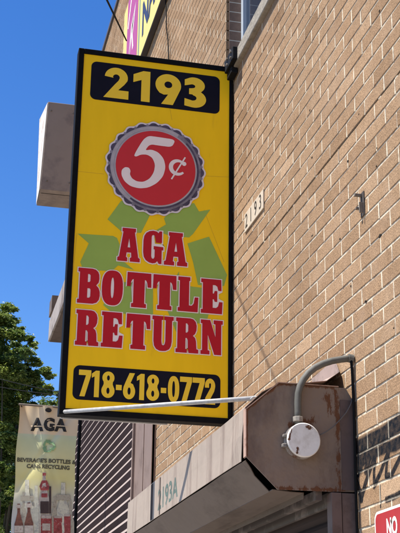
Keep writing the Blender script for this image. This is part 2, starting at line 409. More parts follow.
# core of the wall and interior darkness, parapet cap
core = MB()
for a, b in zip(ys[:-1], ys[1:]):
    for c, d in zip(zs[:-1], zs[1:]):
        my, mz = (a+b)/2, (c+d)/2
        if any(h[0] < my < h[1] and h[2] < mz < h[3] for h in HOLES): continue
        core.box((.02,a,c),(.3,b,d))
core.build('wall_core', mat('core_brick',(.3,.19,.13),.9,.2,12), bld)
side = MB().box((.3,14.05,0),(9,14.3,9.06)).box((.3,-3,0),(9,-2.75,9.06)).box((8.75,-2.75,0),(9,14.05,9.06)).box((.3,-2.75,8.7),(8.75,14.05,8.9))
side.build('side_wall', mat('side_brick',(.3,.19,.13),.9,.2,12), bld)
MB().box((-.02,-3.02,9.062),(.34,14.32,9.12)).build('coping', mat('coping_metal',(.09,.07,.06),.5,.2,6), bld, bevel=.006)
# windows: reveals in bare brick, frame, glass, stone sill
REV = mat('reveal_brick', (.2,.125,.09), .9, .2, 30, bump=.002, bscale=150)
RMOR = mat('reveal_mortar', (.55,.5,.42), .9, .1, 30)
FRM = mat('window_frame_aluminium', (.42,.47,.52), .4, .08, 10, spec=.6)
SILL = mat('sill_stone', (.27,.235,.185), .85, .22, 25, bump=.004, bscale=60, stain=(.18,.16,.13), stain_s=12, stain_t=.55)
GL = bpy.data.materials.new('window_glass'); GL.use_nodes = True
g = GL.node_tree.nodes['Principled BSDF']; g.inputs['Base Color'].default_value = (.02,.03,.05,1); g.inputs['Roughness'].default_value = .06; g.inputs['Specular IOR Level'].default_value = .8
for wi, (ha, hb, hc, hd) in enumerate(HOLES[2:]):
    z = hc
    zz = Z0+math.ceil((hc-Z0)/H)*H
    edges = [hc]+[zz+i*H for i in range(40) if zz+i*H < hd-.01]+[hd]
    RV = []
    for y, s in ((hb, -1), (ha, 1)):
        rv = MB(); rm = MB(); RV.append((rv, rm))
        for a, b in zip(edges[:-1], edges[1:]):
            if b-a < .012: continue
            rv.box((.0205, min(y, y+s*.004), a+.004), (.12, max(y, y+s*.004), b-.004))
    w = MB().box((.10,ha+.004,hc),(.15,ha+.05,hd)).box((.10,hb-.05,hc),(.15,hb-.004,hd)).box((.10,ha+.05,hc),(.15,hb-.05,hc+.05)).box((.10,ha+.05,hd-.05),(.15,hb-.05,hd))
    w.box((.105,ha+.05,(hc+hd)/2-.02),(.145,hb-.05,(hc+hd)/2+.02)).box((.108,(ha+hb)/2-.02,hc+.05),(.142,(ha+hb)/2+.02,hd-.05))
    wo = w.build('window', FRM, bld, bevel=.003)
    MB().box((.125,ha+.05,hc+.05),(.13,hb-.05,hd-.05)).build('pane', GL, wo)
    sl = MB(); n_ = 24; y0_, y1_ = ha-.05, hb+.02
    sl.box((-.03, y0_, hc-.095), (.12, y1_, hc))
    sl.build('sill', SILL, wo, bevel=.008)
    for (rv, rm), (y, s) in zip(RV, ((hb,-1),(ha,1))): rm.box((.0215, min(y, y+s*.0025), hc), (.12, max(y, y+s*.0025), hd)); ro_ = rv.build('reveal', REV, wo); rm.build('reveal_joint', RMOR, wo)
MB().box((.29,-2.7,.0),(.295,14,8.6)).build('interior', RECESSD, bld)

# loose anchors and holes left in the bricks
HO = [(351,286,.9),(352.5,281,.7),(345,320,1.0),(365.5,301.5,1.2),(348,161,1.3),(312,157.5,1.0),(340,239,1.0),(380,235.5,2.2),(310,110,1.1),(312,236,.8),(379.5,11,1.2),(359,114,.8),(377,148,.8),(376.5,166,.9),(398,517,0.6),(313,235,.6),(394,328,.9)]
for (px, py, r_) in HO:
    p = onX(px, py, 0); rad = r_*p.y/F_PX
    q = MB(); pts = [(p.y+rad*2.0*random.uniform(.6,1.2)*math.cos(a), p.z+rad*random.uniform(.7,1.3)*math.sin(a)) for a in [2*math.pi*i/9 for i in range(9)]]
    q.add([(-.0016,*c) for c in pts]+[(.003,*c) for c in pts], [tuple(range(9))]+[(i,(i+1)%9,(i+1)%9+9,i+9) for i in range(9)])
    q.build('anchor_hole', RECESSD, bld)

# ------------------------------------------------------------------ broken anchor bracket sticking out of the wall
GALV = mat('weathered_galvanised', (.16,.135,.11), .8, .4, 40, metal=.1, stain=(.2,.1,.05), stain_s=20, stain_t=.58)
p = onX(363, 205)
br = empty('wall_bracket', (0, p.y, p.z), 'small broken metal bracket sticking out of the brick wall above the rusty box', 'bracket')
q = MB().box((-.004,p.y-.022,p.z-.05),(-.0005,p.y+.02,p.z+.055)); q.build('plate', mat('bracket_dark',(.05,.04,.035),.8,.3,40), br, bevel=.001)
for a, b in (((-.034,p.y-.003,p.z+.038),(-.004,p.y+.012,p.z+.048)),((-.028,p.y+.006,p.z-.016),(-.004,p.y+.022,p.z-.008)),((-.022,p.y-.016,p.z-.04),(-.004,p.y-.009,p.z+.006))):
    MB().box(a, b).build('arm', GALV, br, bevel=.001)

# ------------------------------------------------------------------ the yellow projecting sign
YS = 6.144
YEL = mat('yellow_vinyl', (.92,.565,.008), .5, .07, 2.0, spec=.15, stretch=(2.5,1,.5), stain=(.78,.46,.012), stain_s=2.2, stain_t=.60)
BLK = mat('black_frame_paint', (.006,.006,.007), .7, .3, 20, spec=.08)
INK = mat('black_ink', (.006,.006,.014), .55, .2, 8, spec=.12)
NUM = mat('yellow_numeral', (.88,.58,.04), .5, .05, 3, spec=.15)
RED = mat('crimson_vinyl', (.47,.012,.022), .5, .08, 4, spec=.15)
WHT = mat('pale_outline_vinyl', (.82,.70,.66), .5, .05, 5, spec=.15)
GRN = mat('green_vinyl', (.30,.43,.085), .5, .08, 4, spec=.15)
sgn = empty('projecting_sign', (0, YS, 2.94), 'tall yellow bottle return sign with black frame projecting from the brick wall', 'sign')
SX0, SX1, SZ0, SZ1 = -.978, -.008, 2.943, 5.213
DPT = .085; FWd = .034
fr = MB().box((SX0,YS,SZ0),(SX0+FWd,YS+DPT,SZ1)).box((SX1-.022,YS,SZ0),(SX1,YS+DPT,SZ1)).box((SX0+FWd,YS,SZ1-FWd),(SX1-.022,YS+DPT,SZ1)).box((SX0+FWd,YS,SZ0),(SX1-.022,YS+DPT,SZ0+FWd))
fr.build('frame', BLK, sgn, bevel=.003)
MB().box((SX0+FWd-.002,YS+.008,SZ0+FWd-.002),(SX1-.020,YS+.014,SZ1-FWd+.002)).build('face_panel', YEL, sgn)
MB().box((SX0+FWd-.002,YS+DPT-.014,SZ0+FWd-.002),(SX1-.020,YS+DPT-.008,SZ1-FWd+.002)).build('face_panel', YEL, sgn)
MB().box((SX0+.02,YS+DPT+.001,SZ0-.006),(SX0+.62,YS+DPT+.012,SZ0+.022)).build('back_trim', mat('pale_aluminium',(.45,.45,.45),.4,.1,20,metal=.3), sgn)
YF = YS+.008
def S(px, py): q = onY(px, py, YF); return (q.x, q.z)
def putter(d): return lambda u, v: (u, YF-d, v)
def panel(px):
    xs = [S(*q)[0] for q in px]; zs_ = [S(*q)[1] for q in px]
    return (xs[0]+xs[3])/2, (zs_[2]+zs_[3])/2, (xs[1]+xs[2])/2, (zs_[0]+zs_[1])/2
# number panel
x0,z0,x1,z1 = panel([(91.5,60.5),(220,77.5),(219.3,114.6),(90,98.5)])
mb = MB(); flat(mb, [rrect(x0,z0,x1,z1,.035)], putter(.0015)); npan = mb.build('number_panel', INK, sgn)
def glyphs(mb, font, items, zt, zb, d):
    for i, (ch, xa, xb) in enumerate(items):
        flat(mb, fit(font[ch], xa, xb, zb, zt), putter(d+(i % 2)*.0003))
ym = 88
it = [('2',103.6,128.6),('1',133,149.9),('9',155.3,181),('3',184,206.4)]
zt = sum(S(*q)[1] for q in [(118,67.5),(168,74.5),(196,78.3)])/3; zb = sum(S(*q)[1] for q in [(105,96.8),(143,101.5),(165,104),(196,108.8)])/4
mb = MB(); glyphs(mb, WD, [(c, S(a,ym)[0], S(b,ym)[0]) for c,a,b in it], zt, zb, .003); mb.build('numerals', NUM, npan)
# phone panel
x0,z0,x1,z1 = panel([(74.3,363.6),(221,376.6),(219.6,410.5),(71.8,397.4)])
mb = MB(); flat(mb, [rrect(x0,z0,x1,z1,.035)], putter(.0015)); ppan = mb.build('phone_panel', INK, sgn)
it = [('7',78.2,90.6),('1',91.3,99),('8',101.4,114.6),('-',115.8,121.6),('6',123,135.2),('1',136.6,144.2),('8',146.4,159.2),('-',160.8,166.2),('0',167.8,179.2),('7',179.8,191.8),('7',192.4,204.6),('2',204.8,215.3)]
zt = sum(S(*q)[1] for q in [(84,368.6),(129,373),(173,376.4),(209,380)])/4; zb = sum(S(*q)[1] for q in [(82,394.6),(129,399.4),(152,402),(173,403.2)])/4
mb = MB(); glyphs(mb, NR, [(c, S(a,387)[0], S(b,387)[0]) for c,a,b in it], zt, zb, .003); mb.build('numerals', NUM, ppan)
# recycling arrows
ARR = [[(121,201),(107.5,219.4),(121.5,231.5),(141,233),(151,213),(150,200)],
 [(77.7,233.7),(113,236),(117,238),(119,243),(124,262),(134,270),(118,265.5),(112,271),(83,270),(80.3,262),(88.8,243.4)],
 [(210.3,209.6),(199,211.6),(194,203),(170,209),(164,218.6),(166,224.5),(156,230.5),(170,236),(189,237.5),(193,234)],
 [(209,236.7),(187.5,243.5),(193,262),(198,285),(224,286),(227,275)],
 [(179,271.5),(163,300),(177,334),(178,322),(206,324),(209,313),(203,288),(179,285)],
 [(122,282),(153,284),(153,317),(112,312.5),(103,305)]]
mb = MB()
for a in ARR: flat(mb, [[S(*q) for q in a]], putter(.0012))
mb.build('recycling_arrows', GRN, sgn)
# headline rows
rows = [([('A',117.3,140.3),('G',141.6,164),('A',163.8,187.7)], [(128,228.7),(175,232.6)], [(119,261.6),(186,266)]),
 ([('B',77,100.2),('O',101.3,123),('T',126.2,151.4),('T',152.4,176.6),('L',177.6,198.6),('E',200.6,222.8)], [(80,268.4),(212,279)], [(79,303.4),(218,313.8)]),
 ([('R',75,99),('E',100.8,123),('T',125.6,150.4),('U',151.6,173.6),('R',175.4,198.6),('N',200.2,222.9)], [(79,310.2),(212,320)], [(78,345.2),(218,355.2)])]
for its, tp, bt in rows:
    zt = sum(S(*q)[1] for q in tp)/2; zb = sum(S(*q)[1] for q in bt)/2
    my = (tp[0][1]+bt[0][1]+tp[1][1]+bt[1][1])/4
    rm_ = MB(); ro = MB()
    for i, (c, a, b) in enumerate(its):
        pl = fit(SL[c], S(a,my)[0]+.003, S(b,my)[0]-.003, zb+.001, zt-.001)
        flat(rm_, [pl[0] if c == 'G' else offset_poly(pl[0], .0012)]+[offset_poly(h_, -.002) for h_ in pl[1:]], putter(.0045))
        op = pl[0]
        if c == 'E': op = fit(([[(0,0),(.73,0),(.75,.36),(.58,.42),(.58,.6),(.71,.66),(.7,1),(0,1),(0,.9),(.06,.9),(.06,.1),(0,.1)]],.75), S(a,my)[0]+.003, S(b,my)[0]-.003, zb+.001, zt-.001)[0]
        if c == 'G': op = op[12:]
        o = [offset_poly(op, .0068)]
        for h_ in pl[1:]:
            hh = offset_poly(h_, -.0075)
            o.append(hh)
        flat(ro, [o[0]], putter(.0028+.0004*(i % 3)))
    # pale counters are the outline layer seen through the letter
    lt = rm_.build('lettering', RED, sgn); ro.build('outline', WHT, lt)
# bottle cap emblem
cx, cz = S(155.5, 168.5); 
rxp = (S(206.8,168)[0]-S(104.6,168)[0])/2; rzp = (S(156,121.3)[1]-S(156,215.3)[1])/2
RC = (rxp+rzp)/2
def scal(r, amp, n=23, ph=.0, sharp=1):
    out = []
    for i in range(n*10):
        a = 2*math.pi*i/(n*10); k = math.cos(n*a+ph); k = math.copysign(abs(k)**sharp, k)
        rr_ = r+amp*k; out.append((cx+rr_*math.cos(a), cz+rr_*math.sin(a)))
    return out
HALO = mat('cap_halo', (.70,.62,.63), .4, .06, 6); NAVY = mat('cap_dark_metal_print', (.085,.07,.105), .4, .5, 14, spec=.1)
LIL = mat('cap_lilac_metal_print', (.22,.195,.23), .4, .6, 9, spec=.2); GRY = mat('cap_grey_print', (.40,.36,.38), .35, .2, 10)
mb = MB(); flat(mb, [scal(RC*.978, RC*.020)], putter(.006)); capo = mb.build('bottle_cap', HALO, sgn)
mb = MB(); flat(mb, [scal(RC*.94, RC*.022, sharp=.7)], putter(.0072)); mb.build('crimped_edge', NAVY, capo)
# crimp highlights between the teeth
for i in range(23):
    a = 2*math.pi*(i+.5)/23
    for rr_, w_ in ((.905,.05),):
        c0 = (cx+RC*.90*math.cos(a), cz+RC*.90*math.sin(a))
        t = Vector((-math.sin(a), math.cos(a))); nrm = Vector((math.cos(a), math.sin(a)))
        pts = [tuple(Vector(c0)+t*RC*.032*math.cos(b)+nrm*RC*.04*math.sin(b)) for b in [2*math.pi*j/12 for j in range(12)]]
        mb = MB(); flat(mb, [pts], putter(.0084)); mb.build('crimp', LIL, capo)
mb = MB(); flat(mb, [ell(cx,cz,RC*.895,RC*.895,72)], putter(.0092)); mb.build('rim', LIL, capo)
mb = MB(); flat(mb, [[(cx+RC*r_*math.cos(R(a)), cz+RC*r_*math.sin(R(a))) for r_, a in [(.885,60+i*5) for i in range(37)]]+[(cx+RC*r_*math.cos(R(a)), cz+RC*r_*math.sin(R(a))) for r_, a in [(.82,240-i*5) for i in range(37)]]], putter(.0102))
mb.build('rim_highlight', GRY, capo)
mb = MB(); flat(mb, [[(cx+RC*.855*math.cos(R(a)), cz+RC*.855*math.sin(R(a))) for a in range(-125,46,5)]+[(cx+RC*.80*math.cos(R(a)), cz+RC*.80*math.sin(R(a))) for a in range(45,-126,-5)]], putter(.0104)); mb.build('rim_shade', NAVY, capo)
mb = MB(); flat(mb, [ell(cx,cz,RC*.815,RC*.815,72)], putter(.0108)); mb.build('inner_rim', GRY, capo)
mb = MB(); flat(mb, [ell(cx,cz,RC*.785,RC*.785,72)], putter(.0118)); mb.build('red_disc', mat('cap_red',(.56,.018,.025),.4,.05,4), capo)
five = [(145.3,136.3),(160,138.2),(175.2,140.6),(171.5,148),(160,146.6),(149.5,145),(144.5,151.3),(151,150.3),(158,153.2),(163.3,159.5),(165.2,168),(162.8,177),(156.5,184),(148,188.4),(139,189.3),(130,187),(124,182),(121,175.8),(121.3,170.6),(124.6,167.8),(128.6,168.4),(130.3,171.6),(129.4,175),(131.6,179.2),(136.4,182.2),(143,182.8),(149.4,179.4),(153.6,172.8),(154.7,165.3),(152,158.6),(146.8,155.4),(140.6,155.3),(135.6,157.6),(133.2,156.2)]
def chaikin(p, k=2):
    for _ in range(k):
        o_ = []
        for i in range(len(p)):
            a, b = p[i], p[(i+1)%len(p)]
            o_ += [(a[0]*.8+b[0]*.2, a[1]*.8+b[1]*.2), (a[0]*.2+b[0]*.8, a[1]*.2+b[1]*.8)]
        p = o_
    return p
mb = MB(); flat(mb, [[S(*q) for q in chaikin(five, 3)]], putter(.013))
ccx, ccz = S(177.6,168.3); rr_ = (S(186.2,168)[0]-S(169.6,168)[0])/2
arcp = [(ccx+rr_*.86*math.cos(R(a)), ccz+rr_*.86*math.sin(R(a))) for a in range(48, 322, 10)]
ww = [.006+.007*math.sin(math.pi*i/(len(arcp)-1)) for i in range(len(arcp))]
flat(mb, [stroke(arcp, ww)], putter(.013))
flat(mb, [stroke([S(184.8,158.2), S(171,180)], .0045)], putter(.0134))
flat(mb, [ell(ccx+rr_*.72, ccz+rr_*.55, .014, .014, 12)], putter(.0137))
mb.build('price', WHT, capo)
# faint seams of the printed face
SEAM = mat('seam_line', (.62,.36,.01), .5, .1, 10)
mb = MB()
for a, b in (((166,86),(172,120)),((204,210),(224,262)),((75,171),(104,174)),((206,176),(229,177)),((77,233),(70,300))):
    mb = MB(); flat(mb, [stroke([S(*a),S(*b)], .0011)], putter(.0006)); mb.build('crease', SEAM, sgn)
# wall brackets of the sign
IRON = mat('black_iron', (.012,.012,.013), .7, .3, 30, metal=0, spec=.1, stain=(.12,.1,.09), stain_s=60, stain_t=.62)
b1 = MB().box((-.06,YS-.19,5.165),(-.002,YS+.02,5.25)).box((-.045,YS-.10,5.12),(-.004,YS+.01,5.164))
bo = b1.build('bracket', IRON, sgn, bevel=.004)
for (yy_, zz_) in ((YS-.15,5.19),(YS-.15,5.23),(YS-.06,5.19),(YS-.06,5.23)):
    MB().tube([(-.06,yy_,zz_),(-.069,yy_,zz_)],.008,6).build('bolt', GALV if 'GALV' in globals() else IRON, bo)
b2 = MB().box((-.05,YS+.01,2.99),(-.002,YS+.1,3.09)); b2.build('bracket', IRON, sgn, bevel=.004)

# stay rod from the sign's lower outer corner to the top of the rusty box
pa = Vector((SX0+.03, YS-.006, SZ0+.012)); pb = onX(250, 398.6, -.30)
pb2 = pb+(pb-pa).normalized()*.04
stay = MB().tube([pa, pb2], .0105, 14)
stay.box((pb2.x-.02,pb2.y-.03,pb2.z-.004),(pb2.x+.03,pb2.y+.05,pb2.z+.002))
st = stay.build('stay_rod', mat('bare_steel_rod',(.34,.335,.33),.55,.25,30,metal=.1,stain=(.22,.17,.13),stain_s=16,stain_t=.6), None, smooth=True)
tag(st, 'straight grey steel rod bracing the yellow sign to the rusty shutter box', 'rod')

# overhead wire whose shadow falls across the bricks
S1 = Vector((0,6.113,3.741)); S2 = Vector((0,5.342,3.015))
n1 = ray(131,50).cross(ray(107,0)); n2 = (S2-S1).cross(sun_dir)
dl = n1.cross(n2).normalized()
def hit(Sp):   # point on the sun ray through Sp lying in the camera plane of the photographed wire
    t = (CAM-Sp).dot(n1)/sun_dir.dot(n1); return Sp+sun_dir*t
W1 = hit(S1); W2 = hit(S2)
print('WIRE', W1, W2, dl)
dw = (W2-W1).normalized()
tend = (YS+.03-W1.y)/dw.y
A0 = W1+dw*tend
CAB = mat('black_cable', (.012,.012,.012), .8, .1, 20, spec=.05)
pts = [A0+dw*abs(1)*s*(1 if dw.x < 0 else -1) for s in (0,.5,1,2,3,4.5)]
o = MB().tube(pts, .0045, 8).build('cable', CAB, None, smooth=True)
tag(o, 'thin black wire running from the top of the yellow sign up over the street', 'cable')

# hanging cable down the upper facade
pts = [onX(x,y,-.02) for x,y in ((164.8,-14),(165.5,0),(166.4,14),(166.2,26),(168,40),(168.6,56),(169.3,75))]
o = MB().tube(pts, .005, 6).build('cable', CAB, None, smooth=True)
tag(o, 'thin dark cable hanging down the bricks beside the yellow and magenta wall sign', 'cable')

# ------------------------------------------------------------------ roller shutters
def metal_paint(name, col, rough, dirt, stretch=(1,1,1), rust_lines=None, rust_t=.62, scale=5, dcol=(.2,.16,.14), bump=.001, spec=.12):
    M = mat(name, col, rough, .1, scale, stain=dcol, stain_s=dirt, stain_t=.5, stretch=stretch, bump=bump, bscale=14, spec=spec)
    n = M.node_tree.nodes; l = M.node_tree.links; b = n['Principled BSDF']
    if rust_lines:
        tc = n.new('ShaderNodeTexCoord')
        sx = n.new('ShaderNodeVectorMath'); sx.operation = 'MULTIPLY'; sx.inputs[1].default_value = (1,0,1); l.new(tc.outputs['Object'], sx.inputs[0])
        nz = n.new('ShaderNodeTexNoise'); nz.inputs['Scale'].default_value = 40; nz.inputs['Detail'].default_value = 10; nz.inputs['Roughness'].default_value = .75; ms_ = n.new('ShaderNodeMapping'); ms_.inputs['Scale'].default_value = (1,1,.4); l.new(tc.outputs['Object'], ms_.inputs[0]); l.new(ms_.outputs[0], nz.inputs[0])
        cur = None
        for (a, c, w) in rust_lines:
            a = Vector((a[0],0,a[1])); ba = Vector((c[0],0,c[1]))-a
            if ba.length < 1e-5: ba = Vector((1e-4,0,0))
            pa_ = n.new('ShaderNodeVectorMath'); pa_.operation = 'SUBTRACT'; l.new(sx.outputs[0], pa_.inputs[0]); pa_.inputs[1].default_value = a
            dt = n.new('ShaderNodeVectorMath'); dt.operation = 'DOT_PRODUCT'; l.new(pa_.outputs[0], dt.inputs[0]); dt.inputs[1].default_value = ba/ba.length_squared
            cl = n.new('ShaderNodeClamp'); l.new(dt.outputs['Value'], cl.inputs[0])
            sc = n.new('ShaderNodeVectorMath'); sc.operation = 'SCALE'; sc.inputs[0].default_value = ba; l.new(cl.outputs[0], sc.inputs['Scale'])
            ds = n.new('ShaderNodeVectorMath'); ds.operation = 'DISTANCE'; l.new(pa_.outputs[0], ds.inputs[0]); l.new(sc.outputs[0], ds.inputs[1])
            mr = n.new('ShaderNodeMapRange'); mr.inputs[1].default_value = w; mr.inputs[2].default_value = 0; l.new(ds.outputs['Value'], mr.inputs[0])
            if cur is None: cur = mr.outputs[0]
            else:
                mx = n.new('ShaderNodeMath'); mx.operation = 'MAXIMUM'; l.new(cur, mx.inputs[0]); l.new(mr.outputs[0], mx.inputs[1]); cur = mx.outputs[0]
        ad = n.new('ShaderNodeMath'); ad.operation = 'MULTIPLY_ADD'; l.new(cur, ad.inputs[0]); ad.inputs[1].default_value = .33; l.new(nz.outputs[0], ad.inputs[2])
        ms = n.new('ShaderNodeMapRange'); ms.inputs[1].default_value = rust_t; ms.inputs[2].default_value = rust_t+.07; l.new(ad.outputs[0], ms.inputs[0])
        rc = n.new('ShaderNodeMix'); rc.data_type = 'RGBA'; rc.inputs[6].default_value = (.04,.018,.012,1); rc.inputs[7].default_value = (.19,.08,.038,1); l.new(nz.outputs[0], rc.inputs[0])
        src = b.inputs['Base Color'].links[0].from_socket
        mx = n.new('ShaderNodeMix'); mx.data_type = 'RGBA'; l.new(ms.outputs[0], mx.inputs[0]); l.new(src, mx.inputs[6]); l.new(rc.outputs[2], mx.inputs[7])
        l.new(mx.outputs[2], b.inputs['Base Color'])
    return M
YC = 4.24
RX = 0
shut = empty('roller_shutter', (0,YC,0), 'brown roller shutter with rusty octagonal end box and dirty pale hood beside the graffiti', 'roller shutter')
capp = [(-.31,2.702),(-.06,2.702),(-.03,2.698),(-.004,2.655),(-.004,2.29),(-.10,2.287),(-.32,2.285),(-.442,2.402),(-.442,2.588)]
ox, oz = 0, 0
CAPM = metal_paint('brown_box_paint', (.205,.152,.116), .42, 3.5, dcol=(.14,.10,.08), stretch=(1,1,.45), scale=4, bump=.009, rust_lines=[
    ((-.26,2.53),(-.17,2.565),.055),((-.075,2.69),(-.065,2.30),.035),((-.32,2.29),(-.06,2.295),.035),((-.31,2.70),(-.08,2.70),.022),((-.235,2.555),(-.235,2.5),.05),((-.31,2.70),(-.44,2.59),.018),((-.44,2.59),(-.44,2.41),.01),((-.11,2.66),(-.09,2.6),.05)], rust_t=.73)
# rust coordinates are relative to the parent location (0,YC,0)
cp = MB().prism_y(capp, YC, YC+.004)
# returned flange round the plate, slightly ragged
nf = len(capp)
capo2 = cp.build('end_plate', CAPM, shut)
fl = MB()
LIP = metal_paint('plate_edge', (.42,.27,.2), .5, 8, dcol=(.2,.09,.05), scale=8)
edge = [(-.062,2.704),(-.31,2.704),(-.444,2.589),(-.444,2.402)]
for a, b in zip(edge[:-1], edge[1:]):
    for k in range(6):
        p0 = Vector(a).lerp(Vector(b), k/6); p1 = Vector(a).lerp(Vector(b), (k+1)/6)
        d = .0035
        fl.add([(p0.x,YC-.006,p0.y),(p1.x,YC-.006,p1.y),(p1.x,YC+.03,p1.y),(p0.x,YC+.03,p0.y),(p0.x*1.0-.0035,YC-.006,p0.y+.003),(p1.x-.0035,YC-.006,p1.y+.003),(p1.x-.0035,YC+.03,p1.y+.003),(p0.x-.0035,YC+.03,p0.y+.003)],
          [(0,1,5,4),(4,5,6,7),(2,3,7,6),(0,3,2,1)])
fl.build('end_flange', LIP, shut)
# hood: top slope, front, underside slope
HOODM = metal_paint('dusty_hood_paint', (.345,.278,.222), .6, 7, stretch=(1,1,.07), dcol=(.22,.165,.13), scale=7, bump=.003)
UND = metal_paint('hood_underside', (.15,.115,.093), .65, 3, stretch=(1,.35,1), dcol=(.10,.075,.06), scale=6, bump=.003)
ye = 7.0
hd = MB()
# near edge of the hood sheet is bent away from the plate
def hoodprof(k):   # k = 0 near end (warped), 1 normal
    w = (1-k)
    return [(-.01,2.715),(-.29,2.712+.004*w),(-.36-.01*w,2.66+.012*w),(-.439,2.604),(-.439-.004*w,2.50),(-.439,2.402)]
ysamp = [YC+.06, YC+.12, YC+.3, YC+.7, YC+1.4, YC+2.1, ye]
vs = []; fs = []
for j, y in enumerate(ysamp):
    k = min(1, (y-YC-.075)/.25); pr = hoodprof(k)
    for i, (x, z) in enumerate(pr):
        vs.append((x+random.uniform(-.0015,.0015), y-(.03 if (j == 0 and i in (2,3)) else 0)+(.03 if j == 0 and i == 5 else 0), z+random.uniform(-.001,.001)))
n_ = 6
fs = [(j*n_+i, j*n_+i+1, (j+1)*n_+i+1, (j+1)*n_+i) for j in range(len(ysamp)-1) for i in range(n_-1)]
hd.add(vs, fs); hood = hd.build('hood', HOODM, shut, solid=.003)
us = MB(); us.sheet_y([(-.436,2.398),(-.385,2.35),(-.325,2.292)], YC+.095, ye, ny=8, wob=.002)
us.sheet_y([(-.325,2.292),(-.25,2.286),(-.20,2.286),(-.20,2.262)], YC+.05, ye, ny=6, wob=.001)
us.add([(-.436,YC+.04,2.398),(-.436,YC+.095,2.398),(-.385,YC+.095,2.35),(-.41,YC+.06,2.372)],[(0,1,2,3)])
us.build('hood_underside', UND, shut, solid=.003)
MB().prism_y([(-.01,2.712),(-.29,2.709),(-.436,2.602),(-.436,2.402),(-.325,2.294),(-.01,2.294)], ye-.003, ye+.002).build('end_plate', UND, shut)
MB().tube([(-.2,YC+.02,2.49),(-.2,ye-.02,2.49)], .15, 24).build('dark_roll_fill', RECESSD, shut)  # near-black roll added so the gap shows the shade inside the hood
# brush/angle iron lines inside
ai = MB().box((-.16,YC+.02,2.255),(-.135,ye-.02,2.292)).box((-.10,YC+.02,2.235),(-.085,ye-.02,2.29))
ai.build('head_angle', metal_paint('head_angle_paint',(.09,.072,.062),.6,6), shut)
# hood seams
SMM = mat('seam_open_gap',(.06,.045,.04),.8,.2,20,spec=.1)
for a, b in ((6.18,6.235),(5.965,5.985)): MB().box((-.4425,a,2.405),(-.4375,b,2.598)).build('seam', SMM, hood)
# stencilled number on the hood
tv, tf = text_mesh('2193A', .19, xs=1.0, bold=.004)
mb = MB(); mb.add([(-.4412, 5.78-u, 2.478+v*.78) for u, v in tv], tf)
mb.build('stencil', mat('faded_green_stencil',(.085,.12,.10),.8,.5,40), hood)
def slats(name, x, y0, y1, z0, z1, pitch, m_, parent, dpt=.014, k=.62):
    s = MB(); z = z0; prof = []
    while z < z1:
        prof += [(x, z), (x-dpt*.75, z+pitch*.2), (x-dpt, z+pitch*k), (x-dpt*.6, z+pitch*(k+.18)), (x, z+pitch*.93), (x+.002, z+pitch*.96)]; z += pitch
    s.sheet_y(prof, y0, y1)
    return s.build(name, m_, parent)
SLM = metal_paint('brown_slat_paint', (.055,.042,.038), .55, 2, stretch=(1,.3,1), dcol=(.035,.027,.025), scale=4, spec=0)
slats('slat_curtain', -.05, YC+.03, 6.97, .02, 2.32, .078, SLM, shut)
rail = MB().box((-.105,YC-.006,0),(-.064,YC+.05,2.284)).box((-.0605,YC-.001,0),(-.003,YC+.05,2.284)).box((-.064,YC+.003,0),(-.0605,YC+.05,2.284))
rail.build('guide_rail', metal_paint('brown_rail_paint',(.135,.095,.082),.5,6,dcol=(.1,.068,.058)), shut, bevel=.002)
st2 = MB().box((-.058,YC-.004,2.295),(-.004,YC-.001,2.652)); st2.build('rail_cover', metal_paint('brown_cover_paint',(.11,.078,.07),.5,5,dcol=(.085,.06,.05)), shut)
MB().box((-.105,6.97,0),(-.003,7.02,2.284)).build('guide_rail', UND, shut)
# bent flashing above the box
fp = [onX(283,383,-.16), onX(336,377.6,-.03), onX(343,372,-.02), onX(300,378,-.1)]
q = MB()
a = Vector((-.29,4.29,2.708)); b = Vector((-.10,4.27,2.735)); c = Vector((-.012,4.36,2.80)); d = Vector((-.012,4.72,2.79)); e_ = Vector((-.20,4.72,2.72))
q.add([a,b,c,d,e_],[(0,1,2,3,4)])
q.add([c,d,(-.010,4.72,2.86),(-.010,4.42,2.87)],[(0,1,2,3)])
q.build('flashing', metal_paint('flashing_metal',(.33,.25,.22),.5,6), shut, solid=.002)

# round junction box with conduit
jb = onY(304, 440, YC-.045); jx, jz = jb.x, jb.z; jr = .0672
junc = empty('junction_box', (jx,YC,jz), 'round white painted junction box with rusty rim on the end plate of the shutter box', 'junction box')
WHP = metal_paint('chipped_white_paint', (.72,.70,.66), .5, 9, dcol=(.60,.57,.52), scale=12, rust_lines=[((.01,.052),(.03,.048),.018),((-.03,-.05),(-.028,-.035),.014),((-.06,.0),(-.05,.04),.012)], rust_t=.70)
MB().lathe_y(jx,jz,[(jr*1.02,YC-.001),(jr*1.02,YC-.008),(jr*.93,YC-.010),(jr*.93,YC-.034)],48).build('body', metal_paint('rusty_grey_box',(.30,.27,.24),.6,12,dcol=(.14,.07,.04)), junc)
MB().lathe_y(jx,jz,[(jr*.97,YC-.0345),(jr,YC-.037),(jr,YC-.044),(jr*.95,YC-.048)],56).build('cover', WHP, junc)
for dx, dz in ((.024,.050),(-.03,-.052)): MB().lathe_y(jx+dx,jz+dz,[(.005,YC-.0485),(.004,YC-.052)],10).build('screw', mat('rusty_screw',(.1,.05,.03),.7,.3,60), junc)
LUG = mat('lug_metal',(.2,.18,.16),.6,.3,40,metal=.1,stain=(.12,.06,.03),stain_s=40)
for a, b in (((jx-.080,YC-.026,jz-.028),(jx-.062,YC-.004,jz-.013)),((jx-.076,YC-.026,jz+.012),(jx-.062,YC-.004,jz+.024))): MB().box(a, b).build('lug', LUG, junc, bevel=.003)
def P(px, py, Y=YC-.022): q_ = onY(px, py, Y); return (q_.x, q_.y, q_.z)
cpx = [(298,424),(298,412),(297.8,402),(298.2,394),(300,386.5),(303.5,379.5),(308.5,373),(315,367.8),(323,363.8),(332,361),(342,359.3),(351,358.5)]
cond = empty('conduit', P(298,424), 'grey electrical conduit bending from the round junction box over to the brick wall', 'conduit')
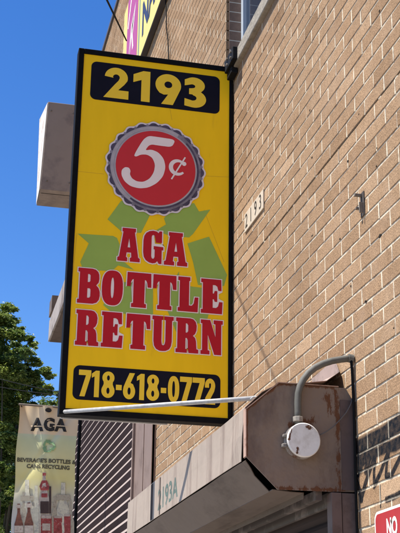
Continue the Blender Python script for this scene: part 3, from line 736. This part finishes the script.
CONDM = mat('grey_conduit', (.115,.112,.10), .6, .25, 12, spec=.15, stain=(.075,.06,.05), stain_s=18, stain_t=.62)
pp = [Vector(P(*q_)) for q_ in cpx]
MB().tube(pp, .0138, 16).build('tube', CONDM, cond, smooth=True)
e1 = Vector(P(298,422)); MB().tube([e1, e1+Vector((0,0,.02))], .021, 8).build('locknut', metal_paint('nut_metal',(.3,.27,.23),.5,20), cond, bevel=.002)
e2 = pp[-1]; MB().tube([e2+Vector((-.012,0,.001)), e2+Vector((.008,0,-.002))], .0175, 14).build('elbow', CONDM, cond)
dn = [Vector((-.016,YC-.03,e2.z-.005)), Vector((-.012,YC-.028,e2.z-.05)), Vector((-.009,YC-.026,e2.z-.2)), Vector((-.009,YC-.024,e2.z-.33)), Vector((-.012,YC-.026,2.30)), Vector((-.010,YC-.02,2.0)), Vector((-.010,YC-.02,1.2))]
o = MB().tube(dn, .006, 8).build('cable', CAB, None, smooth=True); tag(o, 'black cable dropping straight down beside the rusty box from the conduit end', 'cable')
wp = [Vector(P(*q_)) for q_ in ((352.5,398),(350.5,405),(346,413),(340,420),(333,427),(326,432),(320,435))]
o = MB().tube(wp, .0024, 6).build('wire', mat('grey_wire',(.11,.10,.09),.5,.1,20), None, smooth=True); tag(o, 'thin loose grey wire curving from the wall down to the round junction box', 'wire')

# second shutter, further along
sh2 = empty('roller_shutter', (0,9.25,0), 'tall brown slatted roller shutter further along behind the yellow sign', 'roller shutter')
SLM2 = metal_paint('brown_slat_paint_far', (.055,.04,.04), .5, 2, stretch=(1,.3,1), dcol=(.04,.03,.03), scale=4, spec=0)
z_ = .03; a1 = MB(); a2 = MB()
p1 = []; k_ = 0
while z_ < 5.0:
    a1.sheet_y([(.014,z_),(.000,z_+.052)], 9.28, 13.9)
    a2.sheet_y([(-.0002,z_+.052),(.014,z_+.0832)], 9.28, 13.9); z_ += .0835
so_ = a1.build('slat_curtain', SLM2, sh2)
a2.build('sunlit_lap', metal_paint('sunlit_slat_lap',(.29,.24,.22),.9,4,stretch=(1,.3,1),dcol=(.3,.25,.23), spec=0), so_)  # sunlit upper slat strips, painted paler than the shaded faces below
MB().box((-.03,8.45,0),(-.012,9.25,5.0)).box((-.034,8.45,0),(-.0,8.47,5.0)).box((-.05,9.22,0),(-.0,9.26,5.0)).box((-.036,8.80,0),(-.03,8.83,5.0)).build('guide_rail', metal_paint('brown_jamb_paint',(.21,.15,.125),.5,4,dcol=(.16,.11,.09)), sh2, bevel=.002)
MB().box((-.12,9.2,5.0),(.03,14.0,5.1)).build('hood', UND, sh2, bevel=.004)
MB().box((-.04,13.9,0),(.03,14.0,5.0)).build('guide_rail', UND, sh2)

# ------------------------------------------------------------------ number plate on the wall
npl = empty('house_number_plate', (0,5.68,4.05), 'small white number plate reading 2193 fixed flat to the bricks', 'number plate')
MB().box((-.008,5.49,3.992),(-.001,5.875,4.105)).build('plate', mat('white_plate',(.50,.42,.32),.8,.12,20,stain=(.38,.3,.22),stain_s=25,stain_t=.6), npl, bevel=.002)
WNUM = mat('worn_black_numeral',(.05,.042,.035),.8,.3,60,spec=.05)
for i, ch in enumerate('2193'):
    tv, tf = text_mesh(ch, .12, xs=.9, bold=.0); yc = 5.83-i*.095
    mb = MB(); mb.add([(-.0092, yc-u, 4.048+v) for u, v in tv], tf); mb.build('numeral', WNUM, npl)

# ------------------------------------------------------------------ red NO PARKING sign
SRED = mat('red_enamel', (.36,.02,.022), .5, .08, 12, stain=(.28,.05,.04), stain_s=20, stain_t=.66); SWH = mat('white_enamel', (.74,.70,.64), .45, .06, 20, stain=(.45,.33,.25), stain_s=30, stain_t=.66)
rs = empty('no_parking_sign', (0,3.89,1.95), 'red metal sign with white border reading NO screwed to the wall below the graffiti', 'sign')
def putx(d): return lambda u, v: (-d, u, v)
ry0, ry1, rz0, rz1 = 3.71, 4.045, 1.70, 2.185
mb = MB(); flat(mb, [rrect(ry0,rz0,ry1,rz1,.03)], putx(.006)); mb.build('plate', SWH, rs, solid=.0016)
mb = MB(); flat(mb, [rrect(ry0+.010,rz0+.010,ry1-.010,rz1-.010,.024)], putx(.0075)); mb.build('red_field', SRED, rs)
mb = MB()
for s_, sz, zc_, xs_ in (('NO',.088,2.112,.72),('PARKING',.088,2.022,.60),('ANY',.08,1.905,.7),('TIME',.08,1.82,.7)):
    tv, tf = text_mesh(s_, sz, xs=xs_, bold=.0035); mb.add([(-.0085, 3.878-u, zc_+v) for u, v in tv], tf)
mb.build('lettering', SWH, rs)
SCR = mat('sign_screw',(.12,.08,.06),.6,.3,50)
for z_s in (2.135, 1.73): MB().tube([(-.006,3.878,z_s),(-.011,3.878,z_s)],.006,8).build('screw', SCR, rs)

# ------------------------------------------------------------------ yellow and magenta sign high on the facade
ws = empty('wall_sign', (0,9.2,7.9), 'yellow and magenta box sign high on the brick facade above the projecting sign', 'sign')
WY = mat('pale_yellow_face', (.72,.58,.17), .5, .05, 4); MAG = mat('magenta_vinyl', (.40,.07,.22), .5, .08, 5)
WD_ = .055
wz0 = onX(143,50,-WD_).z; wy1 = onX(123.6,40,-WD_).y; wz1 = onX(126.5,8,-WD_).z; wy0 = 6.9
TY = onX(147,30,-WD_-.006)
MB().box((-WD_,wy0,wz0),(-.002,wy1,wz1)).build('box', mat('dark_sign_box',(.035,.025,.022),.6,.2,10), ws, bevel=.004)
mb = MB(); flat(mb, [[(wy0+.012,wz0+.012),(wy1-.012,wz0+.012),(wy1-.012,wz1-.012),(wy0+.012,wz1-.012)]], putx(WD_+.002)); mb.build('face', WY, ws)
mb = MB(); flat(mb, [[(wy1-.93,wz0+.02),(wy1-.26,wz0+.02),(wy1-.26,wz1-.02),(wy1-.93,wz1-.02)]], putx(WD_+.0035)); mb.build('magenta_panel', MAG, ws)
mb = MB(); flat(mb, [[(wy1-1.06,wz0+.02),(wy1-1.0,wz0+.02),(wy1-1.0,wz1-.02),(wy1-1.06,wz1-.02)]], putx(WD_+.0035)); mb.build('stripe', mat('grey_green_stripe',(.2,.28,.22),.5,.1,10), ws)
mb = MB()
for a in ([(10.55,7.5),(10.42,7.85),(10.22,7.98),(10.36,7.7),(10.3,7.52)], [(10.66,7.95),(10.5,8.2),(10.24,8.36)], [(10.3,8.1),(10.12,8.3),(10.08,8.05)]):
    flat(mb, [stroke([(u+wy1-10.98,v) for u,v in a], [.03]*len(a))], putx(WD_+.005))
mb.build('emblem', WHT, ws)
mb = MB(); tv, tf = text_mesh('NATURAL', .50, xs=.9, bold=.015); mu = min(v_[0] for v_ in tv); mb.add([(-WD_-.005, wy1-1.22-(u-mu), wz0+.34+v) for u, v in tv], tf); mb.build('lettering', mat('navy_vinyl',(.03,.04,.09),.5,.1,10), ws)

# ------------------------------------------------------------------ tan box and lower awning at the far end
YX = 12.6
TAN = metal_paint('tan_cabinet_paint', (.27,.215,.175), .55, 1.6, dcol=(.19,.15,.13), scale=2)
cab = empty('box_cabinet', (0,YX,0), 'blank tan metal box high on the far end of the facade beyond the yellow sign', 'box')
def B(px, py, Y=YX): q_ = onY(px, py, Y); return q_
def onZ(px, py, Z): d = ray(px, py); return CAM + d*((Z-CAM.z)/d.z)
tl, ml = B(48.2,101.5), B(40,189.2)
bkb = onZ(36.6,205.6,ml.z); bkt = B(40,119,bkb.y)
f4 = [(tl.x,YX,tl.z),(-.02,YX,tl.z),(-.02,YX,ml.z),(ml.x,YX,ml.z)]
b4 = [(bkt.x,bkb.y,bkt.z),(-.02,bkb.y,bkt.z),(-.02,bkb.y,ml.z),(bkb.x,bkb.y,ml.z)]
q = MB().add(f4+b4, [(0,3,2,1),(4,5,6,7),(0,4,7,3),(0,1,5,4),(1,2,6,5),(2,3,7,6)]); q.build('case', TAN, cab, bevel=.006)
PALE = metal_paint('sunlit_side_paint',(.66,.60,.54),.6,6,dcol=(.5,.42,.35),scale=6)  # pale colour stands for sunlight on the street side of the case
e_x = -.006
MB().add([(f4[0][0]+e_x,YX+.01,tl.z-.01),(b4[0][0]+e_x,bkb.y-.01,bkt.z-.01),(b4[3][0]+e_x,bkb.y-.01,ml.z+.01),(f4[3][0]+e_x,YX+.01,ml.z+.01)],[(0,1,2,3)]).build('sunlit_side', PALE, cab, solid=.002)
for zz in (tl.z-.12, ml.z+.12):
    for xx in (-.62, -.35, -.1): MB().lathe_y(xx, zz, [(.012,YX-.001),(.010,YX-.008)], 8).build('bolt', GALV, cab)
MB().add([(ml.x+.02,YX+.10,ml.z-.004),(-.03,YX+.10,ml.z-.004),(-.03,YX+.11,ml.z-.004),(ml.x+.02,YX+.11,ml.z-.004)],[(0,1,2,3)]).build('seam', RECESSD, cab)
# awning / hood
aw = empty('metal_hood', (0,12.6,0), 'small weathered sloping metal hood on the far end of the facade below the tan box', 'hood')
YFAR = 13.4
ab = onY(48,342,YFAR); xf, zb_ = ab.x, ab.z; ht = onY(48,316,YFAR).z-zb_
WHD = metal_paint('weathered_hood_paint',(.34,.29,.25),.6,2.5,dcol=(.18,.14,.11),scale=5)
MB().prism_y([(0,zb_),(xf,zb_),(xf,zb_+ht*.8),(xf+.05,zb_+ht),(0,zb_+ht+.1)], 10.6, YFAR).build('case', WHD, aw, bevel=.008)
MB().prism_y([(-.01,zb_-.004),(xf+.02,zb_-.004),(xf+.02,zb_-.002),(-.01,zb_-.002)], 10.62, YFAR-.02).build('soffit', metal_paint('brown_soffit',(.13,.095,.075),.7,2.5,dcol=(.09,.065,.05),scale=4), aw)
c0 = onY(50.5,313,13.6); c1 = onY(56,298,13.6)
MB().box((c0.x,13.5,c0.z),(-.01,13.8,c1.z)).build('end_bracket', UND, aw)
# ------------------------------------------------------------------ hanging banner
YBN = 11.0
ban = empty('hanging_banner', (-.58,YBN,2.0), 'wrinkled cream and green bottle recycling banner hanging under the yellow sign', 'banner')
bx0, bx1, bz1, bz0 = -.868, -.302, 4.085, 2.0
def wave(x, z):
    u = (x-bx0)/(bx1-bx0); v = (bz1-z)
    w = .012*math.sin(u*7+v*1.3)+.008*math.sin(v*4.2+u*2.0)+.02*math.exp(-v*6)*math.sin(u*11)
    w += .022*math.exp(-((u-.1-v*.8)/.07)**2)*math.exp(-v*2.0)+.018*math.exp(-((u-.95+v*1.1)/.06)**2)*math.exp(-v*1.5)+.008*math.sin(u*23+v*2)*math.exp(-v*5)
    return w
def bp_(x, z, d=0):
    v = bz1-z; sag = -.016*math.sin(math.pi*min(1,max(0,(x-bx0)/(bx1-bx0))))*math.exp(-v*8)
    return (x, YBN+wave(x,z)-d, z+sag)
NX, NZ = 60, 160
q = MB(); vs = [bp_(bx0+(bx1-bx0)*i/NX+.006*math.sin(j*.13)*(1 if i in (0,NX) else 0), bz1+(bz0-bz1)*j/NZ) for j in range(NZ+1) for i in range(NX+1)]
q.add(vs, [(j*(NX+1)+i, j*(NX+1)+i+1, (j+1)*(NX+1)+i+1, (j+1)*(NX+1)+i) for j in range(NZ) for i in range(NX)])
# cloth material: cream top, pale green-yellow field, grey-white foot
BM = bpy.data.materials.new('printed_banner'); BM.use_nodes = True; n = BM.node_tree.nodes; l = BM.node_tree.links; b = n['Principled BSDF']; b.inputs['Roughness'].default_value = .5
tc = n.new('ShaderNodeTexCoord'); sp = n.new('ShaderNodeSeparateXYZ'); l.new(tc.outputs['Object'], sp.inputs[0])
nz = n.new('ShaderNodeTexNoise'); nz.inputs['Scale'].default_value = 5; nz.inputs['Detail'].default_value = 6; l.new(tc.outputs['Object'], nz.inputs[0])
mr = n.new('ShaderNodeMapRange'); mr.inputs[1].default_value = .8; mr.inputs[2].default_value = 2.1; l.new(sp.outputs[2], mr.inputs[0])
cr_ = n.new('ShaderNodeValToRGB'); l.new(mr.outputs[0], cr_.inputs[0]); e = cr_.color_ramp.elements
e[0].position = .12; e[0].color = (.62,.60,.54,1); e[1].position = 1; e[1].color = (.74,.56,.34,1)
def zpos(py): return (onY(45,py,YBN).z-2.0-.8)/1.3
for py, c in ((497,(.62,.58,.42,1)),(478,(.74,.66,.26,1)),(458,(.72,.66,.32,1)),(441,(.60,.62,.34,1)),(434.8,(.58,.60,.38,1)),(434,(.74,.58,.36,1))):
    x = e.new(max(0.0,min(1,zpos(py)))); x.color = c
vm = n.new('ShaderNodeVectorMath'); vm.operation = 'SCALE'; l.new(cr_.outputs[0], vm.inputs[0]); m3 = n.new('ShaderNodeMapRange'); m3.inputs[3].default_value = .85; m3.inputs[4].default_value = 1.15
l.new(nz.outputs[0], m3.inputs[0]); l.new(m3.outputs[0], vm.inputs['Scale']); l.new(vm.outputs[0], b.inputs['Base Color'])
q.build('cloth', BM, ban, smooth=True)
def D(px, py): q_ = onY(px, py, YBN); return (q_.x, q_.z)
def bput(d): return lambda u, v: bp_(u, v, d+.006)
def bdecal(name, polys_px, material, d):
    for pl in polys_px:
        mb = MB(); flat(mb, [[D(*p_) for p_ in pl]], bput(d)); mb.build(name, material, ban)
BK = mat('banner_black', (.02,.018,.016), .6, .1, 10); DKT = mat('banner_text', (.10,.09,.05), .6, .2, 10)
mb = MB()
tx0, tz0 = D(33.5,428.5); tx1, _ = D(61.5,430)
for ch, xc in (('A',37.4),('G',49.3),('A',60.8)):
    tv, tf = text_mesh(ch, .17, xs=.86, bold=.009); c_ = D(xc, 425+(xc-49)*.03)
    mb.add([bp_(c_[0]+u, c_[1]+v, .004) for u, v in tv], tf)
mb.build('lettering', BK, ban)
mb = MB(); flat(mb, [ell(*D(48.3,409.6), .032, .024, 16)], bput(.006)); mb.build('dot', BK, ban)
for ex in (bx0+.02, bx1-.02):
    mb = MB(); flat(mb, [ell(ex, bz1-.025, .009, .009, 12)], bput(-.002)); mb.build('eyelet', GALV, ban)
    c_ = bp_(ex, bz1-.02); MB().tube([c_, (c_[0], c_[1]-.008, bz1+.012), (c_[0]+.004, c_[1]+.012, bz1-.004)], .003, 6).build('cord', BLK, ban)
cut = MB(); 
for xc in (37.4,49.3,60.8):
    c_ = D(xc, 425.5); cut.add([bp_(c_[0]-.06, c_[1]-.008,.0055),bp_(c_[0]+.06,c_[1]-.008,.0055),bp_(c_[0]+.06,c_[1]+.002,.0055),bp_(c_[0]-.06,c_[1]+.002,.0055)],[(0,1,2,3)])
cut.build('stencil_gap', mat('banner_cream',(.74,.57,.35),.6,.05,10), ban)
for s_, (pcx, pcy), wpx, sz in (("BEVERAGE'S BOTTLES &", (46.5,461.2), 59, .052), ('CANS RECYCLING', (48.3,467.3), 43, .052)):
    tv, tf = text_mesh(s_, sz, bold=.0022); xs_ = [v_[0] for v_ in tv]; k = (D(pcx+wpx/2,pcy)[0]-D(pcx-wpx/2,pcy)[0])/(max(xs_)-min(xs_))
    c_ = D(pcx, pcy); mb = MB(); mb.add([bp_(c_[0]+u*k, c_[1]+v, .004) for u, v in tv], tf); mb.build('lettering', DKT, ban)
# recycling triangle on the banner
rcx, rcz = D(48.7,446.5); rr0 = .072
mb = MB()
for k in range(3):
    a0 = 90+120*k
    rot = lambda p_, a: (rcx+rr0*(p_[0]*math.cos(R(a))-p_[1]*math.sin(R(a))), rcz+rr0*(p_[0]*math.sin(R(a))+p_[1]*math.cos(R(a))))
    for pl in ([(.3,-.42),(.62,-.6),(.98,-.02),(.72,.12),(.62,.0),(.5,.02)], [(.9,.12),(.55,.62),(.2,.62),(.2,.82),(-.12,.5),(.2,.18),(.2,.36),(.4,.36),(.58,.1)]):
        flat(mb, [[rot(p_, 120*k) for p_ in pl]], bput(.004+.0004*k))
mb.build('recycling_arrows', mat('banner_green',(.22,.36,.17),.6,.15,20), ban)
# bottles and cans printed at the foot
def bottle(cx_, y0_, y1_, w, neck=.35, nw=.34):
    h = y1_-y0_; n0 = y0_+h*neck
    L_ = [(-w*nw,y0_),(-w*nw,y0_+h*neck*.55),(-w*.8,n0*.6+(y0_+h*neck*1.2)*.4),(-w,n0+h*.08),(-w,y1_)]
    return [(cx_+x,y) for x,y in L_]+[(cx_-x,y) for x,y in L_[::-1]]
def rc_(x0,y0_,x1_,y1_): return [(x0,y0_),(x1_,y0_),(x1_,y1_),(x0,y1_)]
GH = mat('print_ghost',(.66,.62,.46),.6,.22,30,stain=(.42,.40,.34),stain_s=22,stain_t=.5); GH2 = mat('print_ghost_grey',(.46,.41,.30),.6,.3,40,stain=(.28,.22,.16),stain_s=40,stain_t=.5); BRN = mat('print_brown',(.17,.06,.035),.6,.5,30,stain=(.35,.18,.1),stain_s=45,stain_t=.6); CRD = mat('print_red',(.33,.055,.05),.6,.5,30,stain=(.55,.40,.36),stain_s=38,stain_t=.57)
DRK = mat('print_dark',(.06,.035,.03),.6,.4,30); LBL = mat('print_label',(.50,.42,.34),.6,.3,40,stain=(.28,.12,.1),stain_s=50,stain_t=.56)
bdecal('printed_bottle', [bottle(27,480,545,6.0), bottle(63,483,545,6.4), bottle(36,486,545,4.5)], GH, .004)
bdecal('printed_label', [rc_(20.5,496,33,501), rc_(56,495,70,500.5), rc_(33,503,53,507)], GH2, .0052)
bdecal('printed_bottle', [bottle(54.5,497,545,4.6,.4,.3), bottle(12.5+11,492,545,3.6,.4,.3), bottle(70,500,545,4.2,.4,.3)], GH2, .0046)
bdecal('printed_bottle', [bottle(43.8,473,545,5.4,.3,.3)], LBL, .006)
bdecal('printed_label', [[(39,487),(41.5,481),(46.5,481),(49.2,487),(48,491),(40.5,491)], rc_(42.3,473.5,45.6,476.3), rc_(41,494,47,498)], CRD, .0072)
bdecal('printed_label', [rc_(40,502,48.5,514), rc_(48.8,487,50.8,514)], DRK, .0078)
bdecal('printed_bottle', [bottle(18.6,504,550,4.3,.36,.32), bottle(28.6,503,550,4.4,.36,.32)], BRN, .0084)
bdecal('printed_label', [rc_(16,505,21,508.5), rc_(26,504,31.4,508), rc_(14.4,526,23,533), rc_(24.4,526,33,534)], LBL, .0094)
bdecal('printed_can', [rc_(40.5,517,51.5,550), rc_(53.5,517,62,550), rc_(64,515,70.5,550)], CRD, .0088)
bdecal('printed_label', [rc_(41,516,51,519), rc_(42,524,50,531), rc_(54,516.4,61.5,518.5), rc_(64,514.4,70,516.6), rc_(56,524,60,528)], LBL, .0098)
# batten and cords
MB().tube([bp_(bx0-.01,bz1-.01,-.008), (bx1+.32,YBN+.012,bz1-.02)], .010, 8).build('batten', GALV, ban)
MB().tube([(bx1+.03,YBN+.02,bz1-.05),(bx1+.03,YBN+.02,2.0)], .016, 8).build('pole', BLK, ban)

# ------------------------------------------------------------------ trees
BARK = mat('tree_bark', (.09,.07,.05), .95, .3, 12, bump=.01, bscale=20)
def leafmat(name, c0, c1):
    M = bpy.data.materials.new(name); M.use_nodes = True; n = M.node_tree.nodes; l = M.node_tree.links
    b = n['Principled BSDF']; b.inputs['Roughness'].default_value = .45; b.inputs['Specular IOR Level'].default_value = .4
    at = n.new('ShaderNodeAttribute'); at.attribute_name = 'tone'; mx = n.new('ShaderNodeMix'); mx.data_type = 'RGBA'
    l.new(at.outputs['Fac'], mx.inputs[0]); mx.inputs[6].default_value = (*c0,1); mx.inputs[7].default_value = (*c1,1); l.new(mx.outputs[2], b.inputs['Base Color'])
    tr = n.new('ShaderNodeBsdfTranslucent'); l.new(mx.outputs[2], tr.inputs[0]); ms = n.new('ShaderNodeMixShader'); ms.inputs[0].default_value = .35
    l.new(b.outputs[0], ms.inputs[1]); l.new(tr.outputs[0], ms.inputs[2]); l.new(ms.outputs[0], n['Material Output'].inputs[0]); return M
LEAF = leafmat('tree_leaves', (.05,.10,.022), (.26,.31,.06))
def tree(base, height, clumps, label, nleaf, lsize, group=None, seed=1):
    rn = random.Random(seed)
    t = empty('street_tree', base, label, 'tree', group)
    bx, by, bz = base; tr = MB(); top = height*.45
    tr.tube([(bx,by,bz),(bx+.05,by,bz+top*.5),(bx+.1,by+.05,bz+top)], [.24,.19,.15], 12)
    for (c, r_) in clumps[4:9]:
        s = Vector((bx+.1,by+.05,bz+top*rn.uniform(.6,1))); m_ = s.lerp(Vector(c), .5)+Vector((rn.uniform(-.2,.2),rn.uniform(-.2,.2),.25))
        tr.tube([s, m_, Vector(c)], [.035,.018,.004], 6)
    tr.build('trunk', BARK, t, smooth=True)
    vs = []; fs = []; tn = []
    tot = sum(r_**2 for _, r_ in clumps)
    for (c, r_) in clumps:
        subs = []
        for _ in range(9):
            o_ = Vector((rn.gauss(0,1),rn.gauss(0,1),rn.gauss(0,.8)))*r_*.62; subs.append((Vector(c)+o_, r_*rn.uniform(.18,.42), rn.uniform(.1,.9)))
        for _ in range(int(nleaf*r_**2/tot)):
            sc_, sr_, base_t = rn.choice(subs)
            d = Vector((rn.gauss(0,1),rn.gauss(0,1),rn.gauss(0,.55)))*sr_*.8
            p_ = sc_+d
            a = Vector((rn.gauss(0,1),rn.gauss(0,1),rn.gauss(0,.5))).normalized(); nn = Vector((rn.gauss(0,.7),rn.gauss(0,.7),1)).normalized()
            u = a.cross(nn).normalized(); w = nn.cross(u); s_ = lsize*rn.uniform(.6,1.3)
            k = len(vs); vs += [p_-w*s_, p_+u*s_*.5+nn*s_*.15, p_+w*s_, p_-u*s_*.5+nn*s_*.15]; fs += [(k,k+1,k+2),(k,k+2,k+3)]
            tt = min(1,max(0,base_t+rn.gauss(0,.22))); tn += [tt,tt]
    me = bpy.data.meshes.new('crown'); me.from_pydata([tuple(v-Vector(base)) for v in vs], [], fs)
    at = me.attributes.new('tone','FLOAT','FACE'); at.data.foreach_set('value', tn); me.materials.append(LEAF)
    o = bpy.data.objects.new('crown', me); COL.objects.link(o); o.parent = t
YT = 21.0
def tclumps(spots, Y, seed, dep=1.2):
    rn = random.Random(seed); out = []
    for px, py, rp in spots:
        d = ray(px, py); yy_ = Y+rn.uniform(-dep,dep); c = CAM+d*(yy_/d.y); out.append((tuple(c), rp*yy_/F_PX))
    return out
sp1 = [(2,312,10),(10,324,8),(20,332,7),(-12,318,16),(3,340,12),(28,340,6),(33,346,4),(16,348,9),(26,356,8),(38,362,6),(44,371,6),(34,376,8),(20,372,11),(6,362,12),(-10,350,18),(49,377,4),(4,385,12),(20,392,11),(36,392,8),(48,388,5),(-8,400,16),(10,408,12),(30,408,9),(0,425,12),(14,430,9),(8,445,11),(-6,440,14),(2,462,12),(10,470,8),(-10,470,15),(3,490,12),(12,492,8),(-6,505,14),(6,520,12),(2,540,14),(-22,385,14),(-22,480,14),(25,432,9),(28,455,10),(26,480,10),(28,505,10),(24,530,12),(45,420,9),(50,450,10),(52,480,10),(50,510,10),(58,405,5),(57,395,3),(8,372,12),(-4,384,13),(14,384,10),(2,398,12),(18,400,9),(0,412,12),(12,420,10),(-6,432,12),(4,450,12),(0,475,12),(6,505,12),(26,372,8),(26,384,8),(38,384,6),(14,440,8)]
bt = onY(5, 700, YT); 
tree((onY(-6,560,YT).x, YT, -.01), 7.5, tclumps(sp1, YT, 4), 'leafy green street tree rising at the left edge behind the hanging banner', 170000, .034, seed=3)
sp2 = [(x,y,24) for x in (-60,-30,0,25,50) for y in (440,470,500,530,560,600)]+[(x,415,16) for x in (-40,-10,15,42,66)]+[(0,440,26),(30,450,22),(-40,430,30)]
tree((onY(20,600,34).x, 34, -.01), 9, tclumps(sp2, 34, 8, 2), 'darker green tree further down the street, seen low behind the nearer tree', 70000, .055, seed=5)

# street wires through the trees
def catenary(a, b, sag, n=14): 
    a, b = Vector(a), Vector(b); return [a.lerp(b,i/n)+Vector((0,0,-sag*4*(i/n)*(1-i/n))) for i in range(n+1)]
a_ = onY(-30,369,18); b_ = onY(64,392,16.5)
for k, (p0, p1) in enumerate((((-40,368),(64,391)),((-40,379),(64,394)))):
    a_ = onY(*p0, 19); b_ = onY(*p1, 15)
    b2_ = b_+(b_-a_).normalized()*1.2
    o = MB().tube(catenary(a_, b2_, .04), .0065, 6).build('street_wire', CAB, None, smooth=True)
    tag(o, ['upper of the two thin street wires crossing in front of the tree','lower of the two thin street wires crossing in front of the tree'][k], 'wire', 'wires crossing in front of the tree')

scene.cycles.use_denoising = True
for M in bpy.data.materials:
    if 'out' in M: del M['out']
